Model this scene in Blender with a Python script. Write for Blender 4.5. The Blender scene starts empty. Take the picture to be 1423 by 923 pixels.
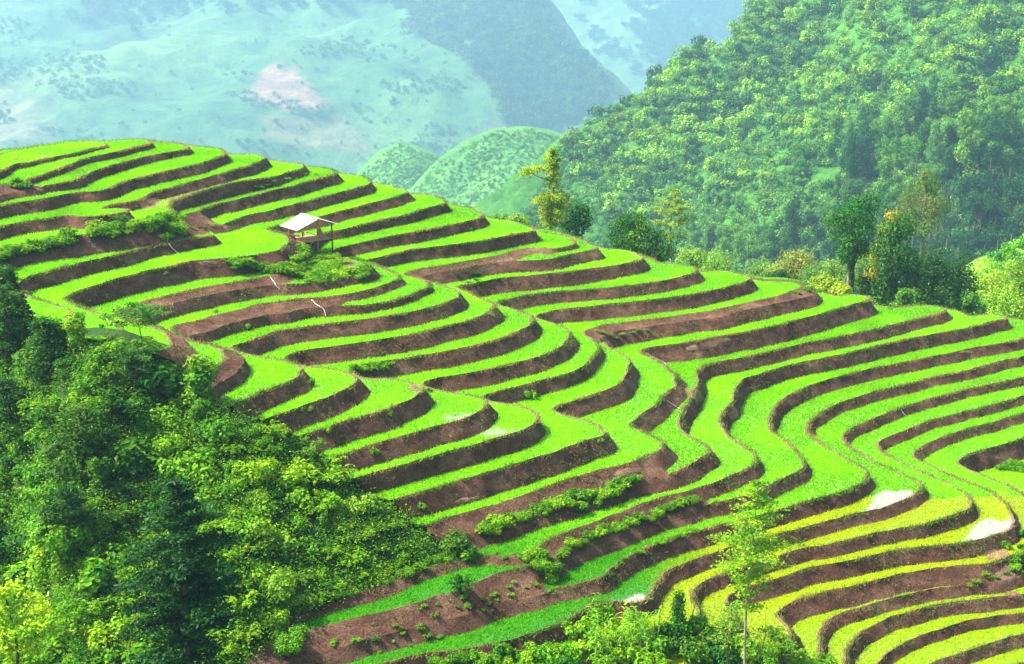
import bpy, bmesh, math, random, time
import numpy as np
from mathutils import Vector
from mathutils.bvhtree import BVHTree
T00 = time.time()
rng = np.random.default_rng(7); random.seed(7)
R = math.radians
scene = bpy.context.scene
COL = scene.collection
# ---- camera, sky, sun, exposure --------------------------------------------------------------------------------
PITCH = R(15.5); CAM_H = 21.5; F_PX, CX, CY = 2000.0, 711.5, 461.5
cam_d = bpy.data.cameras.new('camera'); cam = bpy.data.objects.new('camera', cam_d); COL.objects.link(cam)
cam.location = (0, 0, CAM_H); cam.rotation_euler = (R(90)-PITCH, 0, 0)
cam_d.sensor_width = 36; cam_d.lens = 36*F_PX/1423; cam_d.clip_start = 1; cam_d.clip_end = 20000
scene.camera = cam
SUN_EL, SUN_AZ = R(52), R(-88)          # azimuth clockwise from +Y (the view direction): behind the hill, to the left
world = bpy.data.worlds.new('World'); scene.world = world; world.use_nodes = True
wn = world.node_tree; wn.nodes.clear()
sky = wn.nodes.new('ShaderNodeTexSky'); sky.sky_type = 'NISHITA'; sky.sun_disc = False
sky.sun_elevation = SUN_EL; sky.sun_rotation = SUN_AZ; sky.air_density = 1.0; sky.dust_density = 5.0; sky.ozone_density = 0.2
bgn = wn.nodes.new('ShaderNodeBackground'); bgn.inputs[1].default_value = 0.11
won = wn.nodes.new('ShaderNodeOutputWorld')
wn.links.new(sky.outputs[0], bgn.inputs[0]); wn.links.new(bgn.outputs[0], won.inputs[0])
sd = bpy.data.lights.new('sun', 'SUN'); sd.energy = 5.0; sd.angle = R(0.55); sd.color = (1.0, 0.94, 0.82)
sun = bpy.data.objects.new('sun', sd); COL.objects.link(sun)
sdir = Vector((math.sin(SUN_AZ)*math.cos(SUN_EL), math.cos(SUN_AZ)*math.cos(SUN_EL), math.sin(SUN_EL)))
sun.rotation_euler = (-sdir).to_track_quat('-Z', 'Y').to_euler(); sun.location = (-60, 20, 80)
scene.view_settings.view_transform = 'Standard'; scene.view_settings.look = 'None'
scene.view_settings.exposure = 1.38; scene.view_settings.gamma = 1.0
scene.cycles.max_bounces = 6; scene.cycles.diffuse_bounces = 3; scene.cycles.transmission_bounces = 4
scene.cycles.volume_bounces = 1; scene.cycles.transparent_max_bounces = 8
# ---- helpers ---------------------------------------------------------------------------------------------------
SP, CP = math.sin(PITCH), math.cos(PITCH)
# ---- survey of the terrace lips: (crop, points); a point is (x, y[, bank height]) -----------------------------
CROPS = {'A': (0, 180), 'B': (200, 180), 'C': (400, 220), 'D': (600, 260), 'E': (800, 340), 'F': (1000, 380), 'G': (1123, 400),
         'H': (1123, 530), 'A2': (0, 320), 'B2': (200, 350), 'C2': (400, 360), 'D2': (600, 400), 'E2': (250, 450), 'F2': (400, 530),
         'G2': (650, 520), 'H2': (850, 480), 'A3': (370, 728), 'B3': (560, 660), 'C3': (650, 728), 'D3': (800, 620),
         'E3': (1000, 640), 'F3': (1123, 640), 'G3': (1123, 728), 'H3': (900, 728)}
CROPS7 = {'J1': (760, 425), 'J2': (580, 370), 'J3': (860, 480), 'J4': (960, 530)}
LIPS = [
 (0, [('A', '100,140 300,112 450,95 560,90 650,92 712,106,20 600,130,25 500,160,28 400,180,28 300,205,25 235,232,12 180,236 150,205 146,190,40 100,220,50 50,250,50 0,275,50 -150,330,50')]),
 (1, [('A', '735,84 850,67 960,70 990,97,30 900,115,45 800,140,45 700,165,45 600,185,45 500,215,45 430,245,48 350,275,48 250,315,45 170,340,25 200,355,30 215,362,30 150,358,40 60,360,48 0,378,50 -150,430,50')]),
 (2, [('A', '1040,86 1150,90 1215,100 1250,128,30 1150,145,60 1000,172,70 870,203,70 700,250,75 600,285,80 480,345,60 350,375,25 270,374,20 m 250,385 150,400,48 60,408,50 0,428,50 -150,480,50')]),
 (3, [('B', '330,120 420,118 500,130 530,150 545,160,45 500,180,65 400,215,75 300,240,80 100,290,80 0,320,75'),
      ('A', '850,337,85 770,365,85 700,400,75 620,425,45 560,435,20 510,422 475,416,45 460,420,55 330,445,85 200,470,90 0,508,90 -150,545,90')]),
 (4, [('B', '590,165 700,163 790,180 805,190,40 780,205,55 700,235,65 600,262,70 520,290,70 420,320,70 300,352,70 150,395,70 80,415,55 0,458,30'),
      ('A', '880,480 815,488,35 760,495,70 600,530,80 400,570,85 200,605,85 0,645,88 -150,680,90')]),
 (5, [('B', '870,215 950,215 1030,232 1055,258,25 1030,268,40 950,290,50 850,318,70 820,322,80 640,337,110 500,370,110 350,412,100 250,452,70 190,475,45'),
      ('A', '1120,505 1150,540 1195,565,60 1180,595,60 1050,612,62 900,640,62 700,680,62 500,705,62 300,740,62 100,775,62 0,795,62 -150,830,62')]),
 (6, [('B', '1070,250 1150,245 1235,262 1260,292,50 1230,300,65 1150,322,75 1000,365,85 850,402,85 700,448,85 560,482,85 470,502,85 390,532,65 300,560 245,566'),
      ('A', 'm 1222,604 1196,640 1110,682,60 900,712,60 700,745,60 500,768,62 300,802,65 100,845,65 0,865,65 -150,900,65')]),
 (7, [('B', '1300,302'), ('C', '430,108 510,125 545,158 550,165,45 530,175,60 450,197,75 300,237,75 150,277,80 0,317,80'),
      ('B', '800,547,72 700,567,70 640,582,65 560,622,35 m 480,640 380,640 300,640 262,668 236,712 u'),
      ('A2', '1090,90,75 1060,95,65 830,148,85 700,182,92 480,232,112 300,285,120 160,335,70 118,368 150,412 240,452 360,495 475,540 470,555,70 440,600,95 400,640,95 300,690,95 200,735')]),
 (8, [('C', '595,172 700,180 755,205 770,234,45 740,245,60 650,270,70 500,310,75 350,350,75 215,388,70'), ('B', '1000,612 900,638 800,660 860,680 930,697 962,720 962,765 930,795,125 850,808,128 700,830,130 560,850,130 440,857,130 250,882,130 100,916,130'),
      ('A2', '947,270,132 800,310,140 600,370,150 480,420,110 424,455 440,472 500,500 590,527 690,565 755,640 738,665,60 690,710,80 600,760')]),
 (9, [('C', '830,235 950,245 1020,270 1042,293,45 1000,308,60 900,335,68 750,380,68 600,410,68 450,450,68 330,480 240,492'),
      ('B2', 'm 1130,-60 1070,0 1000,60 930,120 860,163 u 830,172,27 600,210,27.9 400,245,27.9 200,290,29.25 0,345,29.7'), ('A2', '850,520,29.25 765,562 800,585 880,612 960,632 1080,652'), ('B2', '200,575 245,622 150,650,58 50,690,58 -60,730,58')]),
 (10, [('C', '1110,315 1200,325 1270,350 1290,382,45 1200,413,60 1000,455,75 800,490,85 600,530,85 450,567,80 330,597,70 262,616 330,640 430,672 540,706 575,730'),
       ('C2', '570,78,40 430,122,48 250,152,52 100,172,55 0,182,60'), ('B2', 'm 900,201,87 600,241,90 400,276,93 200,324,97.5 0,378,99'), ('A2', '870,568 930,603 990,620 1090,638'), ('B2', '215,590 280,660,58 200,705,58 80,745,58 -40,785')]),
 (11, [('D', '390,208 520,222 620,255 680,282,55 600,305,75 500,325,85 300,357,95 150,375,95 0,395,95'), ('C', '800,600,95 700,625,92 600,655,80 505,688 570,704 650,735 715,765 735,785,30'),
       ('C2', '690,155,38 600,185,42 500,210,48 400,230,52 300,250,29 200,265,31 0,285,33'), ('B2', '900,345,66 700,378,30.6 500,422,30.6 350,472,68 215,522,45 240,570 340,594 450,612 560,645 590,668 586,703,27 540,730,38.25 450,780,88 360,830,88 270,880,88')]),
 (12, [('D', '740,302,18 850,315 940,345 982,370,22 900,395,30 840,410,18 700,430,18 500,455,18 300,485,18 100,525,18 0,540,18'), ('C', '850,750,18 775,768 800,772 880,797 935,825'),
       ('C2', '938,165,40 900,197,45 800,240,45 700,275,45 600,300,48 450,317,58 m 290,300,91 0,322,95.2'), ('B2', '700,437,68 500,487,68 350,532,66 285,560 330,598 460,620 570,652 605,672 622,720 570,810,85 450,865,85 350,910,85')]),
 (12.5, [('D', '990,382 1060,385 1095,405,50 1000,430,55 900,445,65 m 845,442,72 700,436,85 500,471,85 300,506,85 100,546,85 0,563,85'), ('C', '870,778,40'), ('J2', '130,142 210,190 u 370,238 425,266'),
         ('C2', '1135,242,70 1080,275,85 1000,305,90 850,345,98 700,370,100 500,400,100 300,430,100 0,470,98'), ('B2', '800,550,120 700,598,85 605,652'),
         ('E2', '365,190 440,206 530,216 690,244 790,284 808,310,90 770,360,110 700,395,120 600,430,120 480,480,115 400,520')]),
 (13, [('E', '180,26 300,32 400,58 452,92,50 350,125,75 200,150,85 0,172,95'), ('D', '750,575,100 600,587,105 450,607,105 300,637,90 170,666'), ('J2', '450,241 530,255 548,290 640,335 750,376'),
       ('D2', '395,140,80 330,190,95 200,230,105 0,275,105'), ('C2', '1150,415,108 1000,460,110 800,505,110 600,540,112 400,565,112 300,580,110 150,602,105 0,637,60'), ('E2', '690,238 740,262 830,288 960,291 1080,311 1145,345 1160,375,90 1100,430,130 950,495,150 800,550,150 640,612,140'), ('F2', '-20,205')]),
 (14, [('E', '530,115 650,122 760,145 805,176,50 700,215,65 550,245,72 400,267,75 200,290,72 0,307,72'), ('D', '800,690,80 650,712,80 500,745,78 420,765'), ('J2', '800,388 900,411 985,438 1030,462 1145,494'),
       ('D2', '650,240,85 590,280,105 450,335,118 300,378,112 150,410,110 0,437,110'), ('C2', '800,655,100 650,675,100 500,700 400,735 480,782 600,788 720,792 840,815 885,845'), ('F2', '870,68,120 830,105,135 700,165,150 600,207,155 450,247,155 300,292,150 110,357,140 -30,400')]),
 (15, [('E', '880,172 1000,180 1110,202 1147,222,60 1050,260,80 900,300,90 700,340,92 500,365,92 300,387,90 100,410,92 0,420,92'), ('D2', '1200,107,88 1000,127,90 800,157,80 690,185'), ('J2', '1190,525 1280,536 1350,575 1400,602'),
       ('J1', '120,230 228,265'), ('D2', '890,355,90 830,400,100 750,440,105 550,500,108 300,557,110 0,608,108'), ('C2', '885,820'), ('F2', '960,55 1070,76 1180,87 1270,108 1303,145,110 1250,200,130 1150,250,138 1000,292,140 850,337,140 700,382,138 500,442,135 290,517,130 150,565')]),
 (16, [('E', '1240,240'), ('F', '350,52,18 470,58,18 545,75 562,92,25 450,130,18 300,180,18 150,212,18 0,247,18'), ('E', '900,450,18 700,476,18 500,502,18 300,530,18 150,560,18'), ('J1', '388,280 400,302 440,318 490,346 512,388'),
       ('D2', '1088,420,90 1050,470,105 950,545,110 750,607,110 500,672,105 343,714'), ('G2', '120,180 250,201 370,215 410,240 480,280 472,297,120 440,325,135 350,370,142 250,402,145 150,440,145 0,482,145'), ('F2', '1000,482,148 800,542,148 600,598,145 450,642,140 300,690')]),
 (16.5, [('F', 'm 590,108,40 617,136,50 500,171,88 300,203,88 150,233,88 0,268,88'), ('E', '700,498,92 500,523,92 300,556,92 180,583,92'), ('J1', '480,335 525,366 600,412 u 700,465 780,500 800,530'),
         ('D2', '1287,520,100 1272,602,120 1200,655,128 1000,730,125 850,785,110 785,805'), ('G2', '640,276 760,302 850,336 868,362,110 800,425,155 700,462,165 550,517,172 400,567,175 250,612,175 100,657,175 0,692,172'), ('F2', '1000,697,170 750,772,160 600,815')]),
 (17, [('F', '700,132 850,135 960,152 988,176,60 850,217,100 700,257,112 500,317,120 300,362,122 100,402,122 0,418,124'), ('E', '1200,560,125 1000,600,130 800,632,132 600,667,120 450,702,50'), ('J3', '243,62 330,130 440,195 480,240 560,300 584,335,60'),
       ('J3', '580,400,120 500,470,160 400,560,180 250,670,170 110,783 160,828 250,864'), ('H2', '290,616 340,658'), ('G2', '1230,530,115 1100,588,118 1000,610,118 900,620,115 800,660,112 700,690,110 550,740,108 350,822,106 200,882,106'), ('B3', '430,290,105 200,330')]),
 (18, [('G', '560,140 620,128 750,122 860,130 925,148,50 800,190,62 600,235,65 400,285,70 200,325,75 0,362,80'), ('F', '300,525,85 100,567,88 0,585,90'), ('E', '850,795,95 810,820,95 795,860 803,915'),
       ('H2', '540,290 500,380 456,445 448,540 480,580 520,610 580,640 643,690'), ('D3', '880,50,85 820,90,105 750,125,110 690,157,100 620,172,90 m 500,200,100 400,225,100 300,255,100 150,310,105 0,350,108'), ('B3', '950,220,108 800,262,108 650,312,108 480,362,105 350,400')]),
 (19, [('G', '1010,190 1100,180 1240,178 1308,196,60 1200,235,75 1000,277,80 800,312,82 600,350,85 400,397,88 200,445,90 0,485,90'), ('F', '400,622,100 260,667,110 170,692,120 120,740,130 95,820'), ('H2', '797,378 740,387 728,440 727,520 748,572 775,605 840,650 910,695 960,735'),
       ('D3', '1188,90,75 1165,132,80 1100,170,80 1000,210,75 900,250,75 800,282,80 715,317,90 600,345,98 500,372,100 400,415,100 300,450,100 200,492,100 100,530,100 0,562,100'), ('B3', '1050,410,90 950,460,75 880,505,60 790,542,25 650,548,22 540,538,20 480,545,20'), ('A3', '1250,240,55 1000,315,60 700,425,65 540,455,80 220,548,90 90,610,90 60,690')]),
 (20, [('G', '1560,310 1420,335,60 1300,365,65 1080,400,68 1000,420,68 900,440,68 700,480,68 500,517,68 350,552,72 200,590,78 100,620,82 0,655,85'), ('F', '450,812,95 370,872,95 342,920,100'), ('H2', '1040,510 1045,565 1090,592'), ('J4', '860,545 960,610 1060,720 1110,800'),
       ('E3', '542,55,75 480,87,85 400,130,88 300,175,88 210,225,85'), ('D3', '1050,345,80 950,370,85 870,378,85 m 780,392,90 600,440,98 400,512,100 200,590,100 0,665,105'), ('B3', '1000,520,120 900,560,160 u 800,588,200 770,592,110 680,632,120 560,692,125 440,732,125 300,792,122 100,852,120 0,882,120'), ('A3', '750,602,112 550,652,108 300,712,105 140,722 0,735')]),
 (21, [('G', '1560,420 1420,455,55 1240,490,60 1180,510,60 1000,560,58 800,592,58 650,640,58 500,670,60 380,705,62 200,760,70 50,850,80'), ('H', '5,282 0,330 50,388 140,442 250,510 350,570 396,606'),
       ('E3', '950,140,95 850,190,100 750,225,100 600,267,100 450,312,98 300,360,95 70,412,110 0,432,120'), ('D3', '800,572,128 650,612,128 500,672,128 400,712,130 300,767,133 220,822,133'), ('C3', '865,385,70 835,425,40 720,428,38 600,430,38 m 500,480,100 300,502,115 134,525,120 0,592,120'), ('A3', '1000,660,115 700,740,110 400,830,105 150,905,100')]),
 (22, [('G', '1560,555 1420,590,50 1240,630,52 1090,660,52 950,695,52 800,735,52 700,765,52 550,810,55'), ('H', '380,270,65 250,332,75 236,370 270,430 370,490 500,560 700,650 756,684'),
       ('E3', '1300,217,80 1150,290,75 1000,332,72 850,362,75 700,402,80 550,442,85 300,507,90'), ('D3', '800,742,95 700,790,100 600,832,105'), ('C3', '1330,322,110 1250,372,110 1212,430 1208,490 1180,512 1100,548 1010,545 940,528 880,520'), ('C3', 'b 812,480 805,482 772,542,160 680,622,160 500,702,160 300,772,160 100,812,160 0,832,160'), ('A3', '1200,842,160 1000,877,160 800,917,160 600,960')]),
 (23, [('H', '1560,70 1420,100,50 1250,150,50 1000,212,50 800,262,52 650,320,58 480,390,65 456,430 500,475 600,530 800,620 950,690 1038,738'),
       ('F3', '1078,290,90 1050,315,95 950,360,95 850,400,95 700,440,88 500,472,85 300,517,88 150,555,90 0,577,90'), ('E3', '460,610,90 300,655,90'), ('H3', '400,372,100 330,410,100 283,460 283,490 320,542 375,585 300,640')]),
 (24, [('H', '1560,170 1420,210,50 1200,275,50 1000,330,50 800,405,52 690,467 672,480 720,516 900,600 1200,725 1320,830'), ('F3', '1370,405 1330,460,100 1200,502,110 1000,545,110 800,567,110 600,587,112 400,632,118 200,672,120 0,707,122'),
       ('E3', '450,760,120 300,812,118'), ('H3', '650,412,120 560,447,110 526,500 530,560 590,640 600,690')]),
 (25, [('H', '1560,330 1420,375,65 1300,410,70 1100,470,75 970,537 1060,580 1300,680 1480,800'), ('F3', '1480,560 1400,610 1345,628,100 1290,662,100 1200,686,110 1050,692,110 900,712,110 700,747,112 500,782,118 300,832,122 100,877,122 0,897,122'),
       ('H3', '950,517,120 890,547,100 860,592 872,625 905,665 958,735 930,790')]),
 (26, [('F3', '1560,700 1420,740'), ('G3', '1330,345 1252,381,65 1000,412,72 800,437,72 600,487,72 400,532,78 250,582,85 130,642,85 100,692 80,762 88,832 60,900')]),
 (27, [('F3', '1560,850'), ('G3', '1420,470,80 1200,492,82 1000,512,85 800,547,88 650,582,90 500,632,95 400,692,98 320,742,98 270,802 258,858 230,930')]),
 (28, [('G3', '1560,560 1420,587,60 1200,612,65 1000,652,70 850,702,75 700,762,80 600,812,85 500,882 450,940 420,1010')]),
 (29, [('G3', '1560,700 1420,732,80 1300,762,82 1150,812,85 1000,862,85 850,912,85 780,945,85 680,1010')]),
 (30, [('G3', '1560,880 1420,915,80 1300,950,82 1150,1010,85 1000,1070,85')]),
]
def ray(px, py):
    u = (np.asarray(px, float)-CX)/F_PX; v = (CY-np.asarray(py, float))/F_PX
    return np.stack([u, CP+v*SP, -SP+v*CP], -1)
def on_plane(px, py, z):
    d = ray(px, py); t = (np.asarray(z)-CAM_H)/d[..., 2]
    return d*t[..., None] + np.array([0, 0, CAM_H])
def project(p):
    p = np.asarray(p, float)-np.array([0, 0, CAM_H])
    f = p[..., 1]*CP-p[..., 2]*SP; up = p[..., 1]*SP+p[..., 2]*CP
    return CX+F_PX*p[..., 0]/f, CY-F_PX*up/f
def parse():
    out = []
    for lev, segs in LIPS:
        P = []; mg = 0.; brk = 0.
        for crop, txt in segs:
            if crop in CROPS7: ox, oy = CROPS7[crop]; s = 7.1
            else: ox, oy = CROPS[crop]; s = 4.733
            for tok in txt.split():
                if tok == 'b': brk = 1.; continue
                if tok in 'mu': mg = float(tok == 'm'); continue
                q = [float(a) for a in tok.split(',')]
                P.append((ox+q[0]/s, oy+q[1]/s, q[2]/s if len(q) > 2 else -1, mg, brk)); brk = 0.
        out.append((lev, np.array(P)))
    return out
BANK_SLOPE = 0.8   # horizontal run of a bank per metre of its height
def solve_heights(polys):
    n = sum(len(p) for _, p in polys); start = np.cumsum([0]+[len(p) for _, p in polys])
    PX = np.concatenate([p for _, p in polys]); lev = np.concatenate([[i]*len(p) for i, (_, p) in enumerate(polys)])
    # initial z by level
    z = np.zeros(n)
    for i in range(len(polys)): z[start[i]:start[i+1]] = 9-i*1.0
    for it in range(6):
        rows, rhs = [], []
        def add(ix, co, r, w):
            rows.append((ix, [c*w for c in co])); rhs.append(r*w)
        d = ray(PX[:, 0], PX[:, 1]); t = (z-CAM_H)/d[:, 2]; dist = np.maximum(t, 20)   # depth along the axis
        for i, (l, p) in enumerate(polys):
            s = start[i]
            for k in range(len(p)-1):
                if p[k+1, 4]: continue
                L = math.hypot(*(p[k+1, :2]-p[k, :2]))+3
                add([s+k, s+k+1], [1, -1], 0, 3.0/math.sqrt(L))
            if i+1 == len(polys): continue
            q = polys[i+1][1]; s2 = start[i+1]
            for k in range(len(p)):
                b = p[k, 2]
                if b < 0: continue
                delta = PITCH+math.atan((p[k, 1]-CY)/F_PX)
                h = b*dist[s+k]/F_PX/(math.cos(delta)+BANK_SLOPE*math.sin(delta))
                tx, ty = p[k, 0], p[k, 1]+b
                a = q[:-1, :2]; e = q[1:, :2]-a
                tt = np.clip(((tx-a[:, 0])*e[:, 0]+(ty-a[:, 1])*e[:, 1])/((e**2).sum(1)+1e-9), 0, 1)
                c = a+e*tt[:, None]; dd = np.hypot(c[:, 0]-tx, c[:, 1]-ty)+1e6*q[1:, 4]; j = int(dd.argmin())
                add([s+k, s2+j, s2+j+1], [1, -(1-tt[j]), -tt[j]], h, 1.0/(1+dd[j]/25))
        add([start[8]+16], [1], 0, 50)
        # min spacing prior: keep near level order weakly
        A = np.zeros((len(rows), n))
        for r, (ix, co) in enumerate(rows):
            for a, c in zip(ix, co): A[r, a] += c
        AtA = A.T@A+np.eye(n)*1e-6; z = np.linalg.solve(AtA, A.T@np.array(rhs)+1e-6*z)
    return PX, lev, start, z
# ---- the hill as one smooth "level" field over the ground plan -------------------------------------------------
def tps(P, V, reg=1e-4):
    P = np.asarray(P, float); V = np.asarray(V, float); c = P.mean(0); s = P.std(); Q = (P-c)/s; n = len(Q)
    d2 = ((Q[:, None]-Q[None])**2).sum(-1); K = np.where(d2 > 0, 0.5*d2*np.log(d2+1e-20), 0)+np.eye(n)*reg
    A = np.zeros((n+3, n+3)); A[:n, :n] = K; A[:n, n] = 1; A[:n, n+1:] = Q; A[n, :n] = 1; A[n+1:, :n] = Q.T
    w = np.linalg.solve(A, np.concatenate([V, np.zeros((3,)+V.shape[1:])]))
    def f(X):
        X = (np.asarray(X, float)-c)/s; out = np.empty((len(X),)+V.shape[1:])
        for i in range(0, len(X), 8000):
            x = X[i:i+8000]; d2 = ((x**2).sum(1)[:, None]+(Q**2).sum(1)[None]-2*x@Q.T).clip(1e-20)
            out[i:i+8000] = (0.5*d2*np.log(d2))@w[:n]+w[n]+x@w[n+1:]
        return out
    return f
def hash2(ix, iy, seed):
    h = (ix.astype(np.int64)*374761393+iy.astype(np.int64)*668265263+seed*1274126177) & 0x7fffffff
    h = ((h ^ (h >> 13))*1274126177) & 0x7fffffff
    return ((h ^ (h >> 16)) & 0xffff)/65535.0
def vnoise(x, y, seed=0):
    ix = np.floor(x); iy = np.floor(y); fx = x-ix; fy = y-iy; fx = fx*fx*(3-2*fx); fy = fy*fy*(3-2*fy)
    a = hash2(ix, iy, seed); b = hash2(ix+1, iy, seed); c = hash2(ix, iy+1, seed); d = hash2(ix+1, iy+1, seed)
    return (a*(1-fx)+b*fx)*(1-fy)+(c*(1-fx)+d*fx)*fy-0.5
def fbm(x, y, seed=0, o=4):
    r = 0; a = 1
    for i in range(o): r = r+a*vnoise(x*2**i, y*2**i, seed+i); a *= .5
    return r
polys = parse(); PXV, LEV, START, ZV = solve_heights(polys)
NL = len(polys)
pm = []
pts, pl, pz = [], [], []           # plan points of every lip, resampled
LIP3D = []
for i, (l, p) in enumerate(polys):
    z = ZV[START[i]:START[i+1]]; Q = on_plane(p[:, 0], p[:, 1], z)
    a = np.concatenate([Q[:1]*2-Q[1:2], Q, Q[-1:]*2-Q[-2:-1]]); res = []; mf = []
    for k in range(len(Q)-1):
        if p[k+1, 4]: res.append(Q[k]); mf.append(p[k, 3]); continue
        n = max(1, int(np.linalg.norm(Q[k+1]-Q[k])/1.1))
        for t in np.arange(n)/n:
            p0, p1, p2, p3 = a[k:k+4]
            cr = .5*(2*p1+(p2-p0)*t+(2*p0-5*p1+4*p2-p3)*t*t+(3*p1-p0-3*p2+p3)*t**3)
            mf.append(p[k, 3]*p[k+1, 3]); res.append(.5*cr+.5*(p1+(p2-p1)*t))
    res.append(Q[-1]); mf.append(p[-1, 3]); res = np.array(res); LIP3D.append(res)
    keep = [0]
    for k in range(1, len(res)):
        if np.linalg.norm(res[k, :2]-res[keep[-1], :2]) > .8: keep.append(k)
    rr = res[keep]; pts.append(rr[:, :2]); pl.append(np.full(len(rr), float(i))); pz.append(rr[:, 2]); pm.append(np.array(mf)[keep])
# the far side of the ridge falls away behind the skyline
SKY = [(0, 5), (1, 3), (2, 3), (3, 4), (4, 3), (5, 3), (6, 3), (7, 4), (8, 4), (9, 4), (10, 4), (11, 4), (12, 4), (13, 3), (14, 4), (15, 4), (16, 4), (17, 5), (19, 4), (20, 5), (21, 4)]
hp, hl = [], []
for i, n in SKY:
    p = polys[i][1]; z = ZV[START[i]]
    for k in range(0, n):
        q = on_plane(p[k, 0], p[k, 1], ZV[START[i]+k])[:2]; u = q/np.linalg.norm(q)
        for dd, dl in ((3.5, 1.3), (9, 4.5), (18, 9.5)):
            hp.append(q+u*dd); hl.append(i+dl)
hp = np.array(hp); hl = np.array(hl)
sel = [0]
for k in range(1, len(hp)):
    if min(np.linalg.norm(hp[j]-hp[k]) for j in sel) > 2.0: sel.append(k)
hp = hp[sel]; hl = hl[sel]
PP = np.concatenate(pts+[hp]); PL = np.concatenate(pl+[hl])
fL = tps(PP, PL, 3e-4)
X0, X1, Y0, Y1, ST = -48., 62., 58., 142., 0.3
gx = np.arange(X0, X1, ST); gy = np.arange(Y0, Y1, ST); GX, GY = np.meshgrid(gx, gy)
nxy = GX.shape
Lc = fL(np.stack([GX.ravel(), GY.ravel()], 1)).reshape(nxy)
g0, g1 = np.gradient(Lc, ST); G = np.hypot(g0, g1)
for _ in range(3):
    Gp = np.pad(G, 1, 'edge'); G = (Gp[:-2, 1:-1]+Gp[2:, 1:-1]+Gp[1:-1, :-2]+Gp[1:-1, 2:]+2*Gp[1:-1, 1:-1])/6
G = np.clip(G, .05, 3)
Lc = Lc+G*(0.16*fbm(GX*.9, GY*.9, 3, 3)+0.10*vnoise(GX*2.6, GY*2.6, 9))
Lc = np.clip(Lc, -3, NL+6)
def level_z(k, X):
    """height of the tread of level k (flat but for the slight fall the survey shows)"""
    k = int(np.clip(k, 0, NL-1)); q = np.concatenate(pts[k:k+1]); zz = pz[k]; out = np.empty(len(X))
    for i in range(0, len(X), 20000):
        d2 = ((X[i:i+20000, None]-q[None])**2).sum(-1); w = 1/(d2+6)**1.5; out[i:i+20000] = (w*zz).sum(1)/w.sum(1)
    return out
ZMEAN = np.array([p.mean() for p in pz]); 
def z_level(k, X):
    if k < 0: return level_z(0, X)+(-k)*.9
    if k > NL-1: return level_z(NL-1, X)-(k-NL+1)*.9
    return level_z(k, X)
ny, nx = nxy
idx = np.arange(ny*nx).reshape(nxy)
a, b, c, d = idx[:-1, :-1].ravel(), idx[:-1, 1:].ravel(), idx[1:, 1:].ravel(), idx[1:, :-1].ravel()
flip = ((np.arange(ny-1)[:, None]+np.arange(nx-1)[None]) % 2).ravel().astype(bool)
TRI = np.concatenate([np.stack([a, b, np.where(flip, d, c)], 1), np.stack([np.where(flip, b, a), c, d], 1)])
VX, VY, VL, VG = GX.ravel(), GY.ravel(), Lc.ravel(), G.ravel()
BUND = .15                                       # plan width of the little bund on the lip
HB = np.append(-np.diff(ZMEAN), .9)              # height of each bank
MERGED = [k for k in range(NL) if pm[k].any()]   # levels that pinch out into one tall bank along part of their lip
VM = np.zeros((len(VX), len(MERGED)))
for j, k in enumerate(MERGED):
    q = pts[k]
    for i in range(0, len(VX), 20000):
        d2 = (VX[i:i+20000, None]-q[None, :, 0])**2+(VY[i:i+20000, None]-q[None, :, 1])**2
        VM[i:i+20000, j] = pm[k][d2.argmin(1)]
_vm = VM.reshape(nxy+(len(MERGED),))
for _ in range(3):
    p_ = np.pad(_vm, ((1, 1), (1, 1), (0, 0)), 'edge'); _vm = (p_[:-2, 1:-1]+p_[2:, 1:-1]+p_[1:-1, :-2]+p_[1:-1, 2:]+p_[1:-1, 1:-1])/5
VM = _vm.reshape(-1, len(MERGED))
def merged(k, M): return M[:, MERGED.index(k)] if k in MERGED else np.zeros(len(M))
SPL = []
def split(tri, f, level=None):
    """split every triangle crossed by f = 0"""
    global VX, VY, VL, VG, VM
    ft = f[tri]; s = ft > 0; ns = s.sum(1); cross = (ns == 1) | (ns == 2)
    if not cross.any(): return tri
    t = tri[cross]; s = s[cross]; ns = ns[cross]
    lone = np.where(ns == 1, s.argmax(1), (~s).argmax(1))
    i0 = t[np.arange(len(t)), lone]; i1 = t[np.arange(len(t)), (lone+1) % 3]; i2 = t[np.arange(len(t)), (lone+2) % 3]
    n0 = len(VX)
    ed = np.concatenate([np.stack([i0, i1], 1), np.stack([i0, i2], 1)]); ed.sort(1)
    key = ed[:, 0].astype(np.int64)*10**8+ed[:, 1]
    uk, inv = np.unique(key, return_inverse=True); e0 = uk//10**8; e1 = uk % 10**8
    tt = f[e0]/(f[e0]-f[e1]); tt = np.clip(tt, .02, .98)
    VX = np.concatenate([VX, VX[e0]+(VX[e1]-VX[e0])*tt]); VY = np.concatenate([VY, VY[e0]+(VY[e1]-VY[e0])*tt])
    VL = np.concatenate([VL, VL[e0]+(VL[e1]-VL[e0])*tt]); VG = np.concatenate([VG, VG[e0]+(VG[e1]-VG[e0])*tt])
    if level is not None: VL[-len(e0):] = level
    VM = np.concatenate([VM, VM[e0]+(VM[e1]-VM[e0])*tt[:, None]])
    SPL.append((e0, e1, tt)); m = len(t); p1 = n0+inv[:m]; p2 = n0+inv[m:]
    return np.concatenate([tri[~cross], np.stack([i0, p1, p2], 1), np.stack([p1, i1, i2], 1), np.stack([p1, i2, p2], 1)])
from mathutils.kdtree import KDTree
KR = range(-2, NL+4)
for k in KR:
    VL[np.abs(VL-k) < 2e-3] = k
    TRI = split(TRI, np.where(VL == k, 1e-9, VL-k), k)
ONK = {k: np.where(np.abs(VL-k) < 1e-6)[0] for k in KR}
TREES = {}
for k in KR:
    kd = KDTree(len(ONK[k]))
    for n_, i in enumerate(ONK[k]): kd.insert((VX[i], VY[i], 0), n_)
    kd.balance(); TREES[k] = kd
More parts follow.
